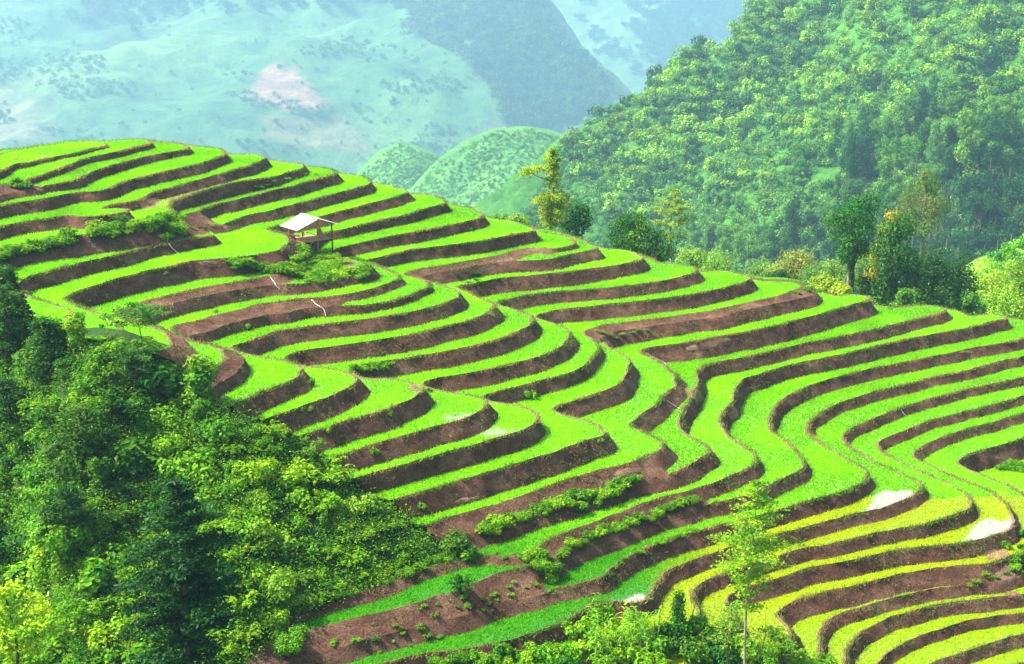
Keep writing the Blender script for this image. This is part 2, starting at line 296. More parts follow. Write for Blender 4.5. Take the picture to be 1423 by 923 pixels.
def near(k, ids):
    if len(ONK.get(k, ())) == 0: return np.full(len(ids), 99.)
    f = TREES[k].find; return np.array([f((VX[i], VY[i], 0))[2] for i in ids])
def split_local(tri, f, extra):
    """split() for one band, carrying the local fields in extra along"""
    n0 = len(VX); tri = split(tri, f)
    return tri, n0
BANDS = {}                                       # k -> (tris, class, {vertex: height})
kf = np.floor(VL[TRI].mean(1)).astype(int)
VZ = {}
def extend(arr, e0, e1, tt): return np.concatenate([arr, arr[e0]+(arr[e1]-arr[e0])*tt])
for k in range(-2, NL+3):
    T = TRI[kf == k]
    if len(T) == 0: continue
    ids = np.unique(T); bw = .8*(HB[k] if 0 <= k < NL else .9)
    D = np.zeros(len(VX)); E = np.zeros(len(VX)); D[ids] = near(k, ids); E[ids] = near(k+1, ids)
    wob = np.zeros(len(VX)); wob[ids] = .22*bw*fbm(VX[ids]*.7, VY[ids]*.7, 60+k, 3)
    for fld in (0, 1):
        n0 = len(VX); f = (D-bw-wob) if fld == 0 else (BUND-E)
        mk = merged(k+1, VM); f = f-1.2*np.clip(mk*2-.6, 0, 1)
        SPL.clear(); T = split(T, f)
        if SPL:
            e0, e1, tt = SPL[0]; D = extend(D, e0, e1, tt); E = extend(E, e0, e1, tt); wob = extend(wob, e0, e1, tt)
    mT = merged(k+1, VM)[T].mean(1); Dc = (D-wob)[T].mean(1); Ec = E[T].mean(1)
    mm = 1.2*np.clip(mT*2-.6, 0, 1); cls = np.where(Dc-bw-mm < 0, 0, np.where(BUND-Ec-mm > 0, 2, 1))
    ids = np.unique(T); X = np.stack([VX[ids], VY[ids]], 1); m = merged(k+1, VM)[ids]; m0 = merged(k, VM)[ids]
    m = np.clip(m*2-.6, 0, 1); m0 = np.clip(m0*2-.6, 0, 1)
    t = m*np.clip(VL[ids]-k, 0, 1)+(1-m)*np.clip((D-wob)[ids]/bw, 0, 1)
    t = np.where(np.abs(VL[ids]-k-1) < 1e-6, 1., t); t = np.where(np.abs(VL[ids]-k) < 1e-6, 0., t)
    za = z_level(k, X); zb = z_level(k+1, X)
    zz = za+(zb-za)*t+.07*(1-m0)*np.clip(1-t*3, 0, 1)+.07*(1-m)*np.clip(1-E[ids]/BUND, 0, 1)*(t > .99)
    BANDS[k] = (T, cls, ids, zz, t)
print('terrain tris', sum(len(b[0]) for b in BANDS.values()), 'verts', len(VX), round(time.time()-T00, 1))
# ---- mesh builders ---------------------------------------------------------------------------------------------
def mesh_from(name, V, F, mat=None, smooth=True, cols=None):
    """V (n,3), F (m,3) or (m,4) arrays -> mesh"""
    V = np.ascontiguousarray(V, np.float32); F = np.asarray(F, np.int32)
    me = bpy.data.meshes.new(name); me.vertices.add(len(V)); me.vertices.foreach_set('co', V.ravel())
    k = F.shape[1]; me.loops.add(F.size); me.loops.foreach_set('vertex_index', F.ravel())
    me.polygons.add(len(F)); me.polygons.foreach_set('loop_start', np.arange(0, F.size, k, dtype=np.int32))
    me.polygons.foreach_set('loop_total', np.full(len(F), k, np.int32))
    me.polygons.foreach_set('use_smooth', np.full(len(F), smooth, bool))
    if cols is not None:
        at = me.color_attributes.new('tint', 'FLOAT_COLOR', 'POINT')
        c4 = np.ones((len(V), 4), np.float32); c4[:, :3] = cols; at.data.foreach_set('color', c4.ravel())
    me.update(calc_edges=True)
    if mat: me.materials.append(mat)
    return me
def link(name, me, parent=None, **props):
    o = bpy.data.objects.new(name, me); COL.objects.link(o)
    if parent: o.parent = parent
    for k, v in props.items(): o[k] = v
    return o
# ---- materials -------------------------------------------------------------------------------------------------
def new_mat(name):
    m = bpy.data.materials.new(name); m.use_nodes = True; nt = m.node_tree; nt.nodes.clear(); return m, nt
def nd(nt, t, **kw):
    n = nt.nodes.new(t)
    for k, v in kw.items():
        if k in n.inputs.keys(): n.inputs[k].default_value = v
        else: setattr(n, k, v)
    return n
def ramp(nt, fac, stops):
    r = nt.nodes.new('ShaderNodeValToRGB'); el = r.color_ramp.elements
    while len(el) < len(stops): el.new(.5)
    for e, (p, c) in zip(el, stops): e.position = p; e.color = (*c, 1)
    nt.links.new(fac, r.inputs[0]); return r.outputs[0]
def noise(nt, vec, scale, detail=4, rough=.6):
    n = nd(nt, 'ShaderNodeTexNoise'); n.inputs['Scale'].default_value = scale; n.inputs['Detail'].default_value = detail
    n.inputs['Roughness'].default_value = rough; nt.links.new(vec, n.inputs['Vector']); return n.outputs['Fac']
def mixc(nt, fac, a, b, mode='MIX'):
    m = nd(nt, 'ShaderNodeMix', data_type='RGBA', blend_type=mode)
    for s, v in ((0, fac), (6, a), (7, b)):
        if hasattr(v, 'links'): nt.links.new(v, m.inputs[s])
        else: m.inputs[s].default_value = v if s == 0 else (*v, 1)
    return m.outputs[2]
def soil_material(name, stops, weeds, bump=.8, scale=1.0):
    m, nt = new_mat(name); L = nt.links
    pos = nd(nt, 'ShaderNodeNewGeometry').outputs['Position']
    sq = nd(nt, 'ShaderNodeMapping'); sq.inputs['Scale'].default_value = (1, 1, 2.2); L.new(pos, sq.inputs['Vector']); v = sq.outputs[0]
    col = ramp(nt, noise(nt, v, .55*scale, 6, .68), stops)
    fine = noise(nt, v, 9*scale, 5, .7)
    col = mixc(nt, .8, col, ramp(nt, fine, [(.3, (.3, .28, .27)), (.5, (.75, .74, .73)), (.72, (1.6, 1.55, 1.5))]), 'MULTIPLY')
    col = mixc(nt, .55, col, ramp(nt, noise(nt, v, 30*scale, 3, .8), [(.34, (.25, .22, .2)), (.5, (.9, .9, .9)), (.62, (1.9, 1.7, 1.5))]), 'MULTIPLY')
    dry = nd(nt, 'ShaderNodeMath', operation='MULTIPLY'); L.new(ramp(nt, noise(nt, pos, 1.3*scale, 5, .75), [(.5, (0, 0, 0)), (.66, (1, 1, 1))]), dry.inputs[0])
    L.new(ramp(nt, noise(nt, pos, 14*scale, 3, .7), [(.48, (0, 0, 0)), (.6, (1, 1, 1))]), dry.inputs[1])
    col = mixc(nt, dry.outputs[0], col, (.17, .12, .07))
    gr = nd(nt, 'ShaderNodeMath', operation='MULTIPLY'); L.new(ramp(nt, noise(nt, pos, .42*scale, 4, .7), [(weeds, (0, 0, 0)), (weeds+.1, (1, 1, 1))]), gr.inputs[0])
    L.new(ramp(nt, noise(nt, pos, 8*scale, 3, .7), [(.45, (0, 0, 0)), (.6, (1, 1, 1))]), gr.inputs[1])
    col = mixc(nt, gr.outputs[0], col, (.045, .10, .025))
    b = nd(nt, 'ShaderNodeBump'); b.inputs['Strength'].default_value = bump; b.inputs['Distance'].default_value = .12
    ba = nd(nt, 'ShaderNodeMath', operation='ADD'); L.new(fine, ba.inputs[0]); L.new(noise(nt, pos, 3*scale, 4, .6), ba.inputs[1]); L.new(ba.outputs[0], b.inputs['Height'])
    p = nd(nt, 'ShaderNodeBsdfPrincipled', Roughness=.95); p.inputs['Specular IOR Level'].default_value = .15
    L.new(col, p.inputs['Base Color']); L.new(b.outputs[0], p.inputs['Normal'])
    o = nd(nt, 'ShaderNodeOutputMaterial'); L.new(p.outputs[0], o.inputs[0]); return m
def leaf_material(name, transl=.4, gloss=.06, rnd=.25, hue=.02, mul=(1, 1, 1)):
    """two-sided leaf: the colour is the mesh's own 'tint', varied a little from plant to plant"""
    m, nt = new_mat(name); L = nt.links
    at = nd(nt, 'ShaderNodeVertexColor', layer_name='tint'); oi = nd(nt, 'ShaderNodeObjectInfo')
    hs = nd(nt, 'ShaderNodeHueSaturation')
    mr = nd(nt, 'ShaderNodeMapRange'); mr.inputs['To Min'].default_value = 1-rnd; mr.inputs['To Max'].default_value = 1+rnd; L.new(oi.outputs['Random'], mr.inputs['Value']); L.new(mr.outputs[0], hs.inputs['Value'])
    mh = nd(nt, 'ShaderNodeMapRange'); mh.inputs['To Min'].default_value = .5+hue; mh.inputs['To Max'].default_value = .5-hue; L.new(oi.outputs['Random'], mh.inputs['Value']); L.new(mh.outputs[0], hs.inputs['Hue'])
    L.new(mixc(nt, 1., at.outputs[0], mul, 'MULTIPLY'), hs.inputs['Color']); col = hs.outputs[0]
    d = nd(nt, 'ShaderNodeBsdfDiffuse'); t = nd(nt, 'ShaderNodeBsdfTranslucent'); L.new(col, d.inputs[0])
    L.new(mixc(nt, 1., col, (1.25, 1.15, .7), 'MULTIPLY'), t.inputs[0])
    mx = nd(nt, 'ShaderNodeMixShader'); mx.inputs[0].default_value = transl; L.new(d.outputs[0], mx.inputs[1]); L.new(t.outputs[0], mx.inputs[2])
    out = mx.outputs[0]
    if gloss:
        g = nd(nt, 'ShaderNodeBsdfGlossy', Roughness=.45); m2 = nd(nt, 'ShaderNodeMixShader'); m2.inputs[0].default_value = gloss
        L.new(out, m2.inputs[1]); L.new(g.outputs[0], m2.inputs[2]); out = m2.outputs[0]
    o = nd(nt, 'ShaderNodeOutputMaterial'); L.new(out, o.inputs[0]); return m
def simple_material(name, stops, scale=4, rough=.8, bump=.2, stretch=(1, 1, 1), obj=False):
    m, nt = new_mat(name); L = nt.links
    pos = nd(nt, 'ShaderNodeTexCoord').outputs['Object'] if obj else nd(nt, 'ShaderNodeNewGeometry').outputs['Position']
    mp = nd(nt, 'ShaderNodeMapping'); mp.inputs['Scale'].default_value = stretch; L.new(pos, mp.inputs['Vector'])
    f = noise(nt, mp.outputs[0], scale, 5, .65); col = ramp(nt, f, stops)
    b = nd(nt, 'ShaderNodeBump'); b.inputs['Strength'].default_value = bump; b.inputs['Distance'].default_value = .05; L.new(f, b.inputs['Height'])
    p = nd(nt, 'ShaderNodeBsdfPrincipled', Roughness=rough); p.inputs['Specular IOR Level'].default_value = .3
    L.new(col, p.inputs['Base Color']); L.new(b.outputs[0], p.inputs['Normal'])
    o = nd(nt, 'ShaderNodeOutputMaterial'); L.new(p.outputs[0], o.inputs[0]); return m
M_BANK = soil_material('bank_soil', [(.3, (.066, .030, .018)), (.44, (.108, .052, .032)), (.56, (.165, .086, .054)), (.7, (.26, .16, .11))], .62)
M_BUND = soil_material('bund_earth', [(.3, (.10, .065, .04)), (.5, (.17, .12, .07)), (.7, (.26, .19, .12))], .5, .4, 2)
M_MUD, _nt = new_mat('wet_paddy'); _p = nd(_nt, 'ShaderNodeBsdfPrincipled', Roughness=.08); _at = nd(_nt, 'ShaderNodeVertexColor', layer_name='tint')
_ps = nd(_nt, 'ShaderNodeNewGeometry').outputs['Position']; _p.inputs['Specular IOR Level'].default_value = .5
_nt.links.new(mixc(_nt, .35, _at.outputs[0], ramp(_nt, noise(_nt, _ps, 2.5, 4, .6), [(.3, (.6, .6, .55)), (.7, (1.2, 1.2, 1.1))]), 'MULTIPLY'), _p.inputs['Base Color'])
_nb = nd(_nt, 'ShaderNodeBump'); _nb.inputs['Strength'].default_value = .05; _nb.inputs['Distance'].default_value = .02; _nt.links.new(noise(_nt, _ps, 7, 3), _nb.inputs['Height']); _nt.links.new(_nb.outputs[0], _p.inputs['Normal'])
_nt.links.new(_p.outputs[0], nd(_nt, 'ShaderNodeOutputMaterial').inputs[0])
M_RICE = leaf_material('rice_leaf', .5, 0, 0, 0)
M_LEAF = leaf_material('leaf', .42, .012, .28, .018, (1.15, 1.06, .5))
M_FAR = leaf_material('forest_leaf', .38, 0, .32, .022)
M_BARK = simple_material('bark', [(.3, (.05, .036, .025)), (.6, (.12, .09, .065)), (.8, (.2, .17, .13))], 6, .9, .6, (3, 3, .6))
M_PALEBARK = simple_material('pale_bark', [(.3, (.16, .13, .10)), (.6, (.32, .28, .23)), (.8, (.45, .42, .36))], 6, .85, .4, (3, 3, .8))
M_SCRUB = soil_material('scrub_ground', [(.3, (.015, .045, .010)), (.5, (.03, .085, .015)), (.7, (.06, .14, .02))], .4, .8, .8)
# ---- the terraced hillside: one part per tread, bank and bund --------------------------------------------------
def inside(poly, x, y):
    poly = np.asarray(poly); r = np.zeros(np.shape(x), bool); j = len(poly)-1
    for i in range(len(poly)):
        xi, yi = poly[i]; xj, yj = poly[j]
        with np.errstate(divide='ignore', invalid='ignore'):
            r ^= ((yi > y) != (yj > y)) & (x < (xj-xi)*(y-yi)/(yj-yi)+xi)
        j = i
    return r
allV, allF = [], []
ZFULL = {}
base = 0
for k, (T, cls, ids, zz, t) in BANDS.items():
    lut = np.zeros(len(VX), int); lut[ids] = np.arange(len(ids))
    allV.append(np.column_stack([VX[ids], VY[ids], zz])); allF.append(lut[T]+base); base += len(ids)
TV, TF = np.concatenate(allV), np.concatenate(allF)
BVH = BVHTree.FromPolygons([tuple(v) for v in TV], [tuple(int(q) for q in f) for f in TF])
CAM = Vector((0, 0, CAM_H))
def hit(px, py, bvh=None):
    """the point of the ground seen at a place in the survey picture"""
    d = Vector(ray(px, py)).normalized(); r = (bvh or BVH).ray_cast(CAM, d)
    return r[0]
def drop(x, y, bvh=None, z0=400):
    r = (bvh or BVH).ray_cast(Vector((x, y, z0)), Vector((0, 0, -1))); return r[0].z if r[0] else None
# the overgrown spur in front, left: its edge on the terraces, then its own ground
SPUR_EDGE = [(-60, 372), (20, 385), (50, 440), (108, 470), (150, 478), (250, 508), (285, 548), (330, 572), (395, 592), (438, 632), (468, 664), (508, 684), (560, 716), (600, 745), (640, 770), (606, 782), (545, 802), (470, 832), (402, 860), (380, 880), (352, 905), (330, 930), (300, 985)]
edge3 = [hit(px, py) for px, py in SPUR_EDGE]
edge3 = np.array([tuple(e) for e in edge3 if e is not None])
up_i = [i for i in range(15)]; lo_i = list(range(15, 23))
e_all = [hit(px, py) for px, py in SPUR_EDGE]; ex = np.array([p[0] for p in SPUR_EDGE], float); ey = np.array([p[1] for p in SPUR_EDGE], float)
ed = np.array([e.y if e is not None else np.nan for e in e_all])
okU = [i for i in up_i if ed[i] == ed[i]]; okL = [i for i in lo_i if ed[i] == ed[i]][::-1]
c3 = []
for px in range(-220, 621, 60):
    yu, du = np.interp(px, ex[okU], ey[okU]), np.interp(px, ex[okU], ed[okU]); yl, dl = np.interp(px, ex[okL], ey[okL]), np.interp(px, ex[okL], ed[okL])
    for py in range(420, 1200, 60):
        if py < yu+25: continue
        if px > 290:
            if py > yl-25: continue
            d = du+(dl-du)*(py-yu)/(yl-yu)-.5
        else: d = du-.040*(py-yu)
        r = ray(px, py); c3.append(np.array([0, 0, CAM_H])+r*(d/r[1]))
c3 = np.array(c3)
sp3 = np.concatenate([edge3, c3]); fS = tps(sp3[:, :2], sp3[:, 2]+np.r_[np.full(len(edge3), -.12), np.zeros(len(c3))], 1e-3)
spur_poly = np.concatenate([edge3[:, :2], [[edge3[-1, 0]-2, 52], [-70, 48], [-70, edge3[0, 1]]]])
hillside = bpy.data.objects.new('terraced_hillside', None); COL.objects.link(hillside); hillside.location = (0, 100, -8)
hillside['kind'] = 'structure'; hillside['label'] = 'terraced hillside of narrow green rice treads and brown earth banks'
def hpart(name, V, F, mat, cols=None):
    o = link(name, mesh_from(name, V-np.array([0, 100, -8]), F, mat, True, cols), hillside); return o
WATER = {'a': [(1200, 714), (1214, 692), (1226, 683), (1276, 682), (1286, 690), (1262, 704), (1222, 712)], 'b': [(1338, 752), (1356, 728), (1368, 721), (1412, 722), (1424, 735), (1390, 748), (1350, 754)], 'c': [(852, 838), (872, 829), (900, 818), (906, 830), (900, 845), (868, 846)]}
WPOLY = []
def tread_z(idx, px, py):
    z = ZMEAN[idx]; return on_plane(np.array(px, float), np.array(py, float), z)
for key, lv in (('a', 24), ('b', 26), ('c', 24)):
    w = np.array(WATER[key], float); q = tread_z(lv, w[:, 0], w[:, 1]); WPOLY.append((lv, q[:, :2]))
LOBEW = [(690, 600, 34, 8, (18, 17)), (641, 580, 30, 7, (17, 16, 18)), (730, 590, 24, 6, (18, 19)), (820, 608, 28, 6, (19,))]
def wetness(P, lv):
    """1 where muddy water stands open, tinted pale for its sky reflection too"""
    w = np.zeros(len(P)); px, py = project(P); nz = fbm(P[:, 0]*1.6, P[:, 1]*1.6, 15, 4)
    for l2, poly in WPOLY:
        if l2 == lv: w = np.maximum(w, inside(poly, P[:, 0]+.9*nz, P[:, 1]+.9*nz)*1.)
    for cx, cy, rx, ry, ls in LOBEW:
        if lv in ls: w = np.maximum(w, np.clip(.6+.8*nz, .2, .8)*np.clip(1.4-1.2*(((px-cx)/rx)**2+((py-cy)/ry)**2), 0, 1))
    return w
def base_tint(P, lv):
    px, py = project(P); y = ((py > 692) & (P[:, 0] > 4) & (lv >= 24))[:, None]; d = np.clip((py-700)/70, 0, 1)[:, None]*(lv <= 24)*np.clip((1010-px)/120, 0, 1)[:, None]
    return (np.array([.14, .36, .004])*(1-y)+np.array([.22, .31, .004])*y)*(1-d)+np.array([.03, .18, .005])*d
TREAD = []                                       # (triangles as points, level) for sowing
BANKT = []
for k, (T, cls, ids, zz, t) in BANDS.items():
    zl = np.zeros(len(VX)); zl[ids] = zz; tl = np.zeros(len(VX)); tl[ids] = t
    cx, cy = VX[T].mean(1), VY[T].mean(1); keep = ~inside(spur_poly, cx, cy)
    for c_, nm, mt in ((1, 'rice_terrace', M_MUD), (0, 'earth_bank', M_BANK), (2, 'earth_bund', M_BUND)):
        q = T[(cls == c_) & keep]
        if not len(q): continue
        u, inv = np.unique(q, return_inverse=True); P3 = np.column_stack([VX[u], VY[u], zl[u]])
        if c_ == 0:
            mid = np.clip(tl[u]*(1-tl[u])*4, 0, 1); nz = fbm(P3[:, 0]*1.7+P3[:, 2]*2, P3[:, 1]*1.7, 77, 4)
            P3[:, 1] -= .16*mid*nz; P3[:, 0] += .1*mid*nz; P3[:, 2] += .10*mid*fbm(P3[:, 0]*2.3, P3[:, 1]*2.3, 31, 3)
        cols = None
        if c_ == 1: wt = wetness(P3, k+1)[:, None]; cols = base_tint(P3, k+1)*(1-wt)+np.array([.25, .26, .22])*wt  # open water: the pale mud tint also paints the sky's reflection
        hpart(nm, P3, inv.reshape(-1, 3), mt, cols)
        tri3 = np.stack([VX[q], VY[q], zl[q]], -1)
        (TREAD if c_ == 1 else BANKT if c_ == 0 else []).append((tri3, k+1 if c_ else k, tl[q]))
# the hill's outer flanks, down to the valley
def flank():
    loop = [(x, Y0) for x in np.arange(X0, X1-3, 3.)]+[(X1-.6, y) for y in np.arange(Y0, Y1-3, 3.)]+[(x, Y1-.6) for x in np.arange(X1-.6, X0+3, -3.)]+[(X0, y) for y in np.arange(Y1-.6, Y0+3, -3.)]
    cx, cy = (X0+X1)/2, (Y0+Y1)/2; V, F = [], []
    for (x, y) in loop:
        z = drop(min(max(x, X0+.4), X1-.9), min(max(y, Y0+.4), Y1-.9)); z = -20 if z is None else z
        if x < 6 and y < 112: z = min(z, float(fS(np.array([[x, y]]))[0])-3)
        d = np.array([x-cx, y-cy]); d /= np.linalg.norm(d)
        for r, zz in ((0, z-.15), (14, z-7), (45, z-28), (110, -70), (330, -262)): V.append((x+d[0]*r, y+d[1]*r, zz))
    n = len(loop)
    for i in range(n):
        j = (i+1) % n
        for r in range(4): F.append((i*5+r, i*5+r+1, j*5+r+1, j*5+r))
    return np.array(V), np.array(F)
V, F = flank(); link('hill_flank', mesh_from('hill_flank', V, F, M_SCRUB), kind='structure')
sx, sy = np.meshgrid(np.arange(-62, 2, .8), np.arange(44, 100, .8)); sp = np.stack([sx.ravel(), sy.ravel()], 1)
poly_big = spur_poly+0
sz = fS(sp)+.5*fbm(sp[:, 0]*.35, sp[:, 1]*.35, 5, 3)
ins = inside(spur_poly, sp[:, 0], sp[:, 1]).reshape(sx.shape)
gr = ins.copy()
for _ in range(2): g2 = gr.copy(); g2[1:] |= gr[:-1]; g2[:-1] |= gr[1:]; g2[:, 1:] |= gr[:, :-1]; g2[:, :-1] |= gr[:, 1:]; gr = g2
ei = np.arange(sx.size).reshape(sx.shape); fm = gr[:-1, :-1] & gr[1:, 1:] & gr[:-1, 1:] & gr[1:, :-1]
SF = np.stack([ei[:-1, :-1], ei[:-1, 1:], ei[1:, 1:], ei[1:, :-1]], -1)[fm]
edge_out = ~ins.ravel(); sz = np.where(edge_out, sz-.35, sz)
SV = np.column_stack([sp, sz]); u, inv = np.unique(SF, return_inverse=True)
link('hill', mesh_from('hill', SV[u], inv.reshape(-1, 4), M_SCRUB), kind='structure')
BVH2 = BVHTree.FromPolygons([tuple(v) for v in SV], [tuple(int(q) for q in f) for f in SF])
def hit2(px, py):
    d = Vector(ray(px, py)).normalized(); a = BVH2.ray_cast(CAM, d); b = BVH.ray_cast(CAM, d)
    if a[0] is None: return b[0]
    return a[0]
# ---- the rice --------------------------------------------------------------------------------------------------
bp, bh, bt = [], [], []
for tri3, lv, _ in TREAD:
    if lv < -1 or lv > NL: continue
    a, b, c = tri3[:, 0], tri3[:, 1], tri3[:, 2]; cen = tri3.mean(1); px, py = project(cen)
    vis = (px > -40) & (px < 1465) & (py < 960) & (cen[:, 1] < 133)
    ar = .5*np.linalg.norm(np.cross(b-a, c-a), axis=1)*vis
    n = rng.poisson(ar*190); i = np.repeat(np.arange(len(n)), n)
    if not len(i): continue
    r1, r2 = np.sqrt(rng.random(len(i))), rng.random(len(i))
    P = a[i]*(1-r1)[:, None]+b[i]*(r1*(1-r2))[:, None]+c[i]*(r1*r2)[:, None]
    ppx, ppy = project(P); ok = np.ones(len(P), bool); dens = np.ones(len(P))
    ok = rng.random(len(P)) > np.clip(wetness(P, lv)*1.05, 0, .985)
    P = P[ok]; ppx, ppy = ppx[ok], ppy[ok]
    tone = fbm(P[:, 0]*.35, P[:, 1]*.35, 40+lv, 3); lt = (hash2(np.array([lv]), np.array([3]), 5)[0]-.5)
    lime = np.array([.215, .58, .002]); deep = np.array([.085, .37, .004]); yel = np.array([.40, .53, .003]); yg = np.array([.31, .57, .003])
    tint = np.tile(lime, (len(P), 1))*(1+.32*lt+.4*tone)[:, None]*(1+np.clip(tone[:, None]*2.2+lt, -.4, .5)*np.array([.2, 0, 0]))
    front = (ppy+9*tone > 692-(lv-24)*2) & (P[:, 0] > 4)
    if 24 <= lv <= 27: tint[front] = (yel*(1+.4*tone[front])[:, None])
    if lv >= 28: tint[:] = yg*(1+.4*tone)[:, None]
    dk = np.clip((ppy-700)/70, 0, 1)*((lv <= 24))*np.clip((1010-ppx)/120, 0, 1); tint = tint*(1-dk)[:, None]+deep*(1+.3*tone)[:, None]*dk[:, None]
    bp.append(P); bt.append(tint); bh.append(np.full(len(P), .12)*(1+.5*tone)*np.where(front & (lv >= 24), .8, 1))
bp, bt, bh = np.concatenate(bp), np.concatenate(bt), np.concatenate(bh); n = len(bp)
ang = rng.random(n)*2*np.pi; w = rng.uniform(.022, .042, n); lean = rng.normal(0, .07, (n, 2)); h = bh*rng.uniform(.7, 1.25, n)
off = np.stack([np.cos(ang)*w, np.sin(ang)*w], 1)
V = np.empty((n, 3, 3)); V[:, 0, :2] = bp[:, :2]-off; V[:, 1, :2] = bp[:, :2]+off; V[:, 2, :2] = bp[:, :2]+lean; V[:, :2, 2] = bp[:, 2:3]-.02; V[:, 2, 2] = bp[:, 2]+h
tt = bt*rng.uniform(.82, 1.18, (n, 1))*np.stack([rng.uniform(.9, 1.12, n), np.ones(n), np.ones(n)], 1)
me = mesh_from('rice_crop', V.reshape(-1, 3), np.arange(n*3).reshape(-1, 3), M_RICE, False, np.repeat(np.clip(tt, 0, .8), 3, 0))
link('rice_crop', me, kind='stuff', label='bright green and yellow young rice standing in rows on every terrace', category='rice')
print('rice blades', n, round(time.time()-T00, 1))
# ---- far land: valley floor, forest hill, knolls, mountains ------------------------------------------------------
SCALE = 1.
def at(px, py, y):
    y = y*SCALE; r = ray(px, py); return np.array([0, 0, CAM_H])+r*(y/r[1])
def sheet(name, ctrl, xr, yr, st, mat, rough=0, fq=.05, seed=0, tintf=None, low=None, ridge=0):
    C = np.array([at(*c) if len(c) == 3 else np.array([c[0], c[1], c[2]]) for c in ctrl]); f = tps(C[:, :2], C[:, 2], 2e-4)
    x, y = np.meshgrid(np.arange(*xr, st), np.arange(*yr, st)); P = np.stack([x.ravel(), y.ravel()], 1); z = f(P)
    z = z+rough*fbm(P[:, 0]*fq, P[:, 1]*fq, seed, 5)+(ridge*(.3-np.abs(fbm((P[:, 0]-.5*P[:, 1])*fq*.34+3, (P[:, 1]+.3*P[:, 0])*fq*.16, seed+50, 4))) if ridge else 0)
    if low is not None: z = np.maximum(z, low-3)
    i = np.arange(x.size).reshape(x.shape); F = np.stack([i[:-1, :-1], i[:-1, 1:], i[1:, 1:], i[1:, :-1]], -1).reshape(-1, 4)
    if low is not None: F = F[(z[F] > low-2.9).any(1)]
    V = np.column_stack([P, z]); cols = tintf(V) if tintf else None
    u, inv = np.unique(F, return_inverse=True)
    o = link(name, mesh_from(name, V[u], inv.reshape(-1, 4), mat, True, None if cols is None else cols[u]), kind='structure')
    return o, BVHTree.FromPolygons([tuple(v) for v in V], [tuple(int(q) for q in g) for g in F]), f
def land_material(name, bumps=.6, scale=.25, dist=1.5):
    m, nt = new_mat(name); L = nt.links; pos = nd(nt, 'ShaderNodeNewGeometry').outputs['Position']
    at_ = nd(nt, 'ShaderNodeVertexColor', layer_name='tint')
    fine = noise(nt, pos, scale, 6, .72)
    col = mixc(nt, .9, at_.outputs[0], ramp(nt, fine, [(.3, (.45, .5, .5)), (.5, (.95, .95, .95)), (.7, (1.6, 1.45, 1.2))]), 'MULTIPLY')
    b = nd(nt, 'ShaderNodeBump'); b.inputs['Strength'].default_value = bumps; b.inputs['Distance'].default_value = dist; L.new(fine, b.inputs['Height'])
    p = nd(nt, 'ShaderNodeBsdfPrincipled', Roughness=.95); p.inputs['Specular IOR Level'].default_value = .1
    L.new(col, p.inputs['Base Color']); L.new(b.outputs[0], p.inputs['Normal'])
    o = nd(nt, 'ShaderNodeOutputMaterial'); L.new(p.outputs[0], o.inputs[0]); return m
M_HILL = land_material('hill_scrub', .8, .35, 1.2); M_MOUNT = land_material('mountain_land', .8, .03, 9)
VAL = -470.
g = 3400; link("ground", mesh_from("ground", np.array([[-g, -1400, VAL], [g, -1400, VAL], [g, 6400, VAL], [-g, 6400, VAL]]), np.array([[0, 1, 2, 3]]), M_SCRUB), kind="structure")
def tint_hill(V):
    n = fbm(V[:, 0]*.03, V[:, 1]*.03, 11, 4); n2 = fbm(V[:, 0]*.2, V[:, 1]*.2, 12, 3)
    a = np.array([.06, .20, .02]); b = np.array([.025, .10, .02]); t = np.clip(.5+n*1.3+n2*.5, 0, 1)[:, None]
    return a*t+b*(1-t)
SCALE = 1.5
FH = [(1090, 0, 500), (1000, 55, 490), (930, 110, 480), (870, 150, 470), (830, 178, 462), (795, 200, 455), (1200, -90, 520), (1423, -230, 545), (1700, -300, 540),
      (1423, 0, 425), (1423, 120, 380), (1423, 220, 335), (1423, 320, 300), (1423, 420, 275), (1250, 0, 462), (1250, 150, 395), (1250, 250, 350), (1250, 390, 290), (1100, 100, 448), (1100, 200, 400), (1100, 300, 350), (1100, 400, 300),
      (950, 200, 430), (950, 300, 385), (950, 380, 340), (850, 250, 425), (850, 340, 375), (770, 320, 400), (1700, 200, 330), (1700, 0, 420)]
def behind(c, dd, dz):
    p = at(*c); u = p[:2]/np.linalg.norm(p[:2]); return (p[0]+u[0]*dd, p[1]+u[1]*dd, p[2]+dz, 0)
FH += [behind(c, 35, -9) for c in FH[:7]]+[behind(c, 110, -75) for c in FH[:7]]
_, BV_FH, f_fh = sheet('forest_hill', FH, (-45, 495), (345, 990), 3.5, M_HILL, 3.5, .09, 21, tint_hill, VAL, 26)
def tint_knoll(V):
    n = fbm(V[:, 0]*.05, V[:, 1]*.05, 31, 4); t = np.clip(.5+n*1.2, 0, 1)[:, None]
    return np.array([.10, .27, .045])*t+np.array([.055, .18, .035])*(1-t)
SCALE = 2.1
KN = [(735, 176, 560), (690, 180, 556), (650, 194, 552), (610, 222, 548), (780, 186, 566), (830, 200, 570), (700, 240, 520), (650, 260, 525), (760, 250, 515), (700, 310, 480), (600, 310, 500), (800, 300, 480), (560, 280, 540), (850, 260, 520), (900, 330, 470)]
KN += [behind(c, 25, -7) for c in KN[:6]]+[behind(c, 90, -60) for c in KN[:6]]
_, BV_K1, _ = sheet('grass_knoll', KN, (-170, 195), (920, 1480), 5, M_HILL, 3.0, .07, 22, tint_knoll, VAL)
KN2 = [(558, 198, 640), (535, 206, 640), (515, 222, 640), (495, 242, 640), (590, 208, 642), (615, 222, 645), (560, 235, 605), (560, 290, 560), (520, 270, 600), (620, 270, 600), (480, 275, 620), (450, 310, 600), (650, 300, 590)]
KN2 += [behind(c, 25, -8) for c in KN2[:6]]+[behind(c, 80, -55) for c in KN2[:6]]
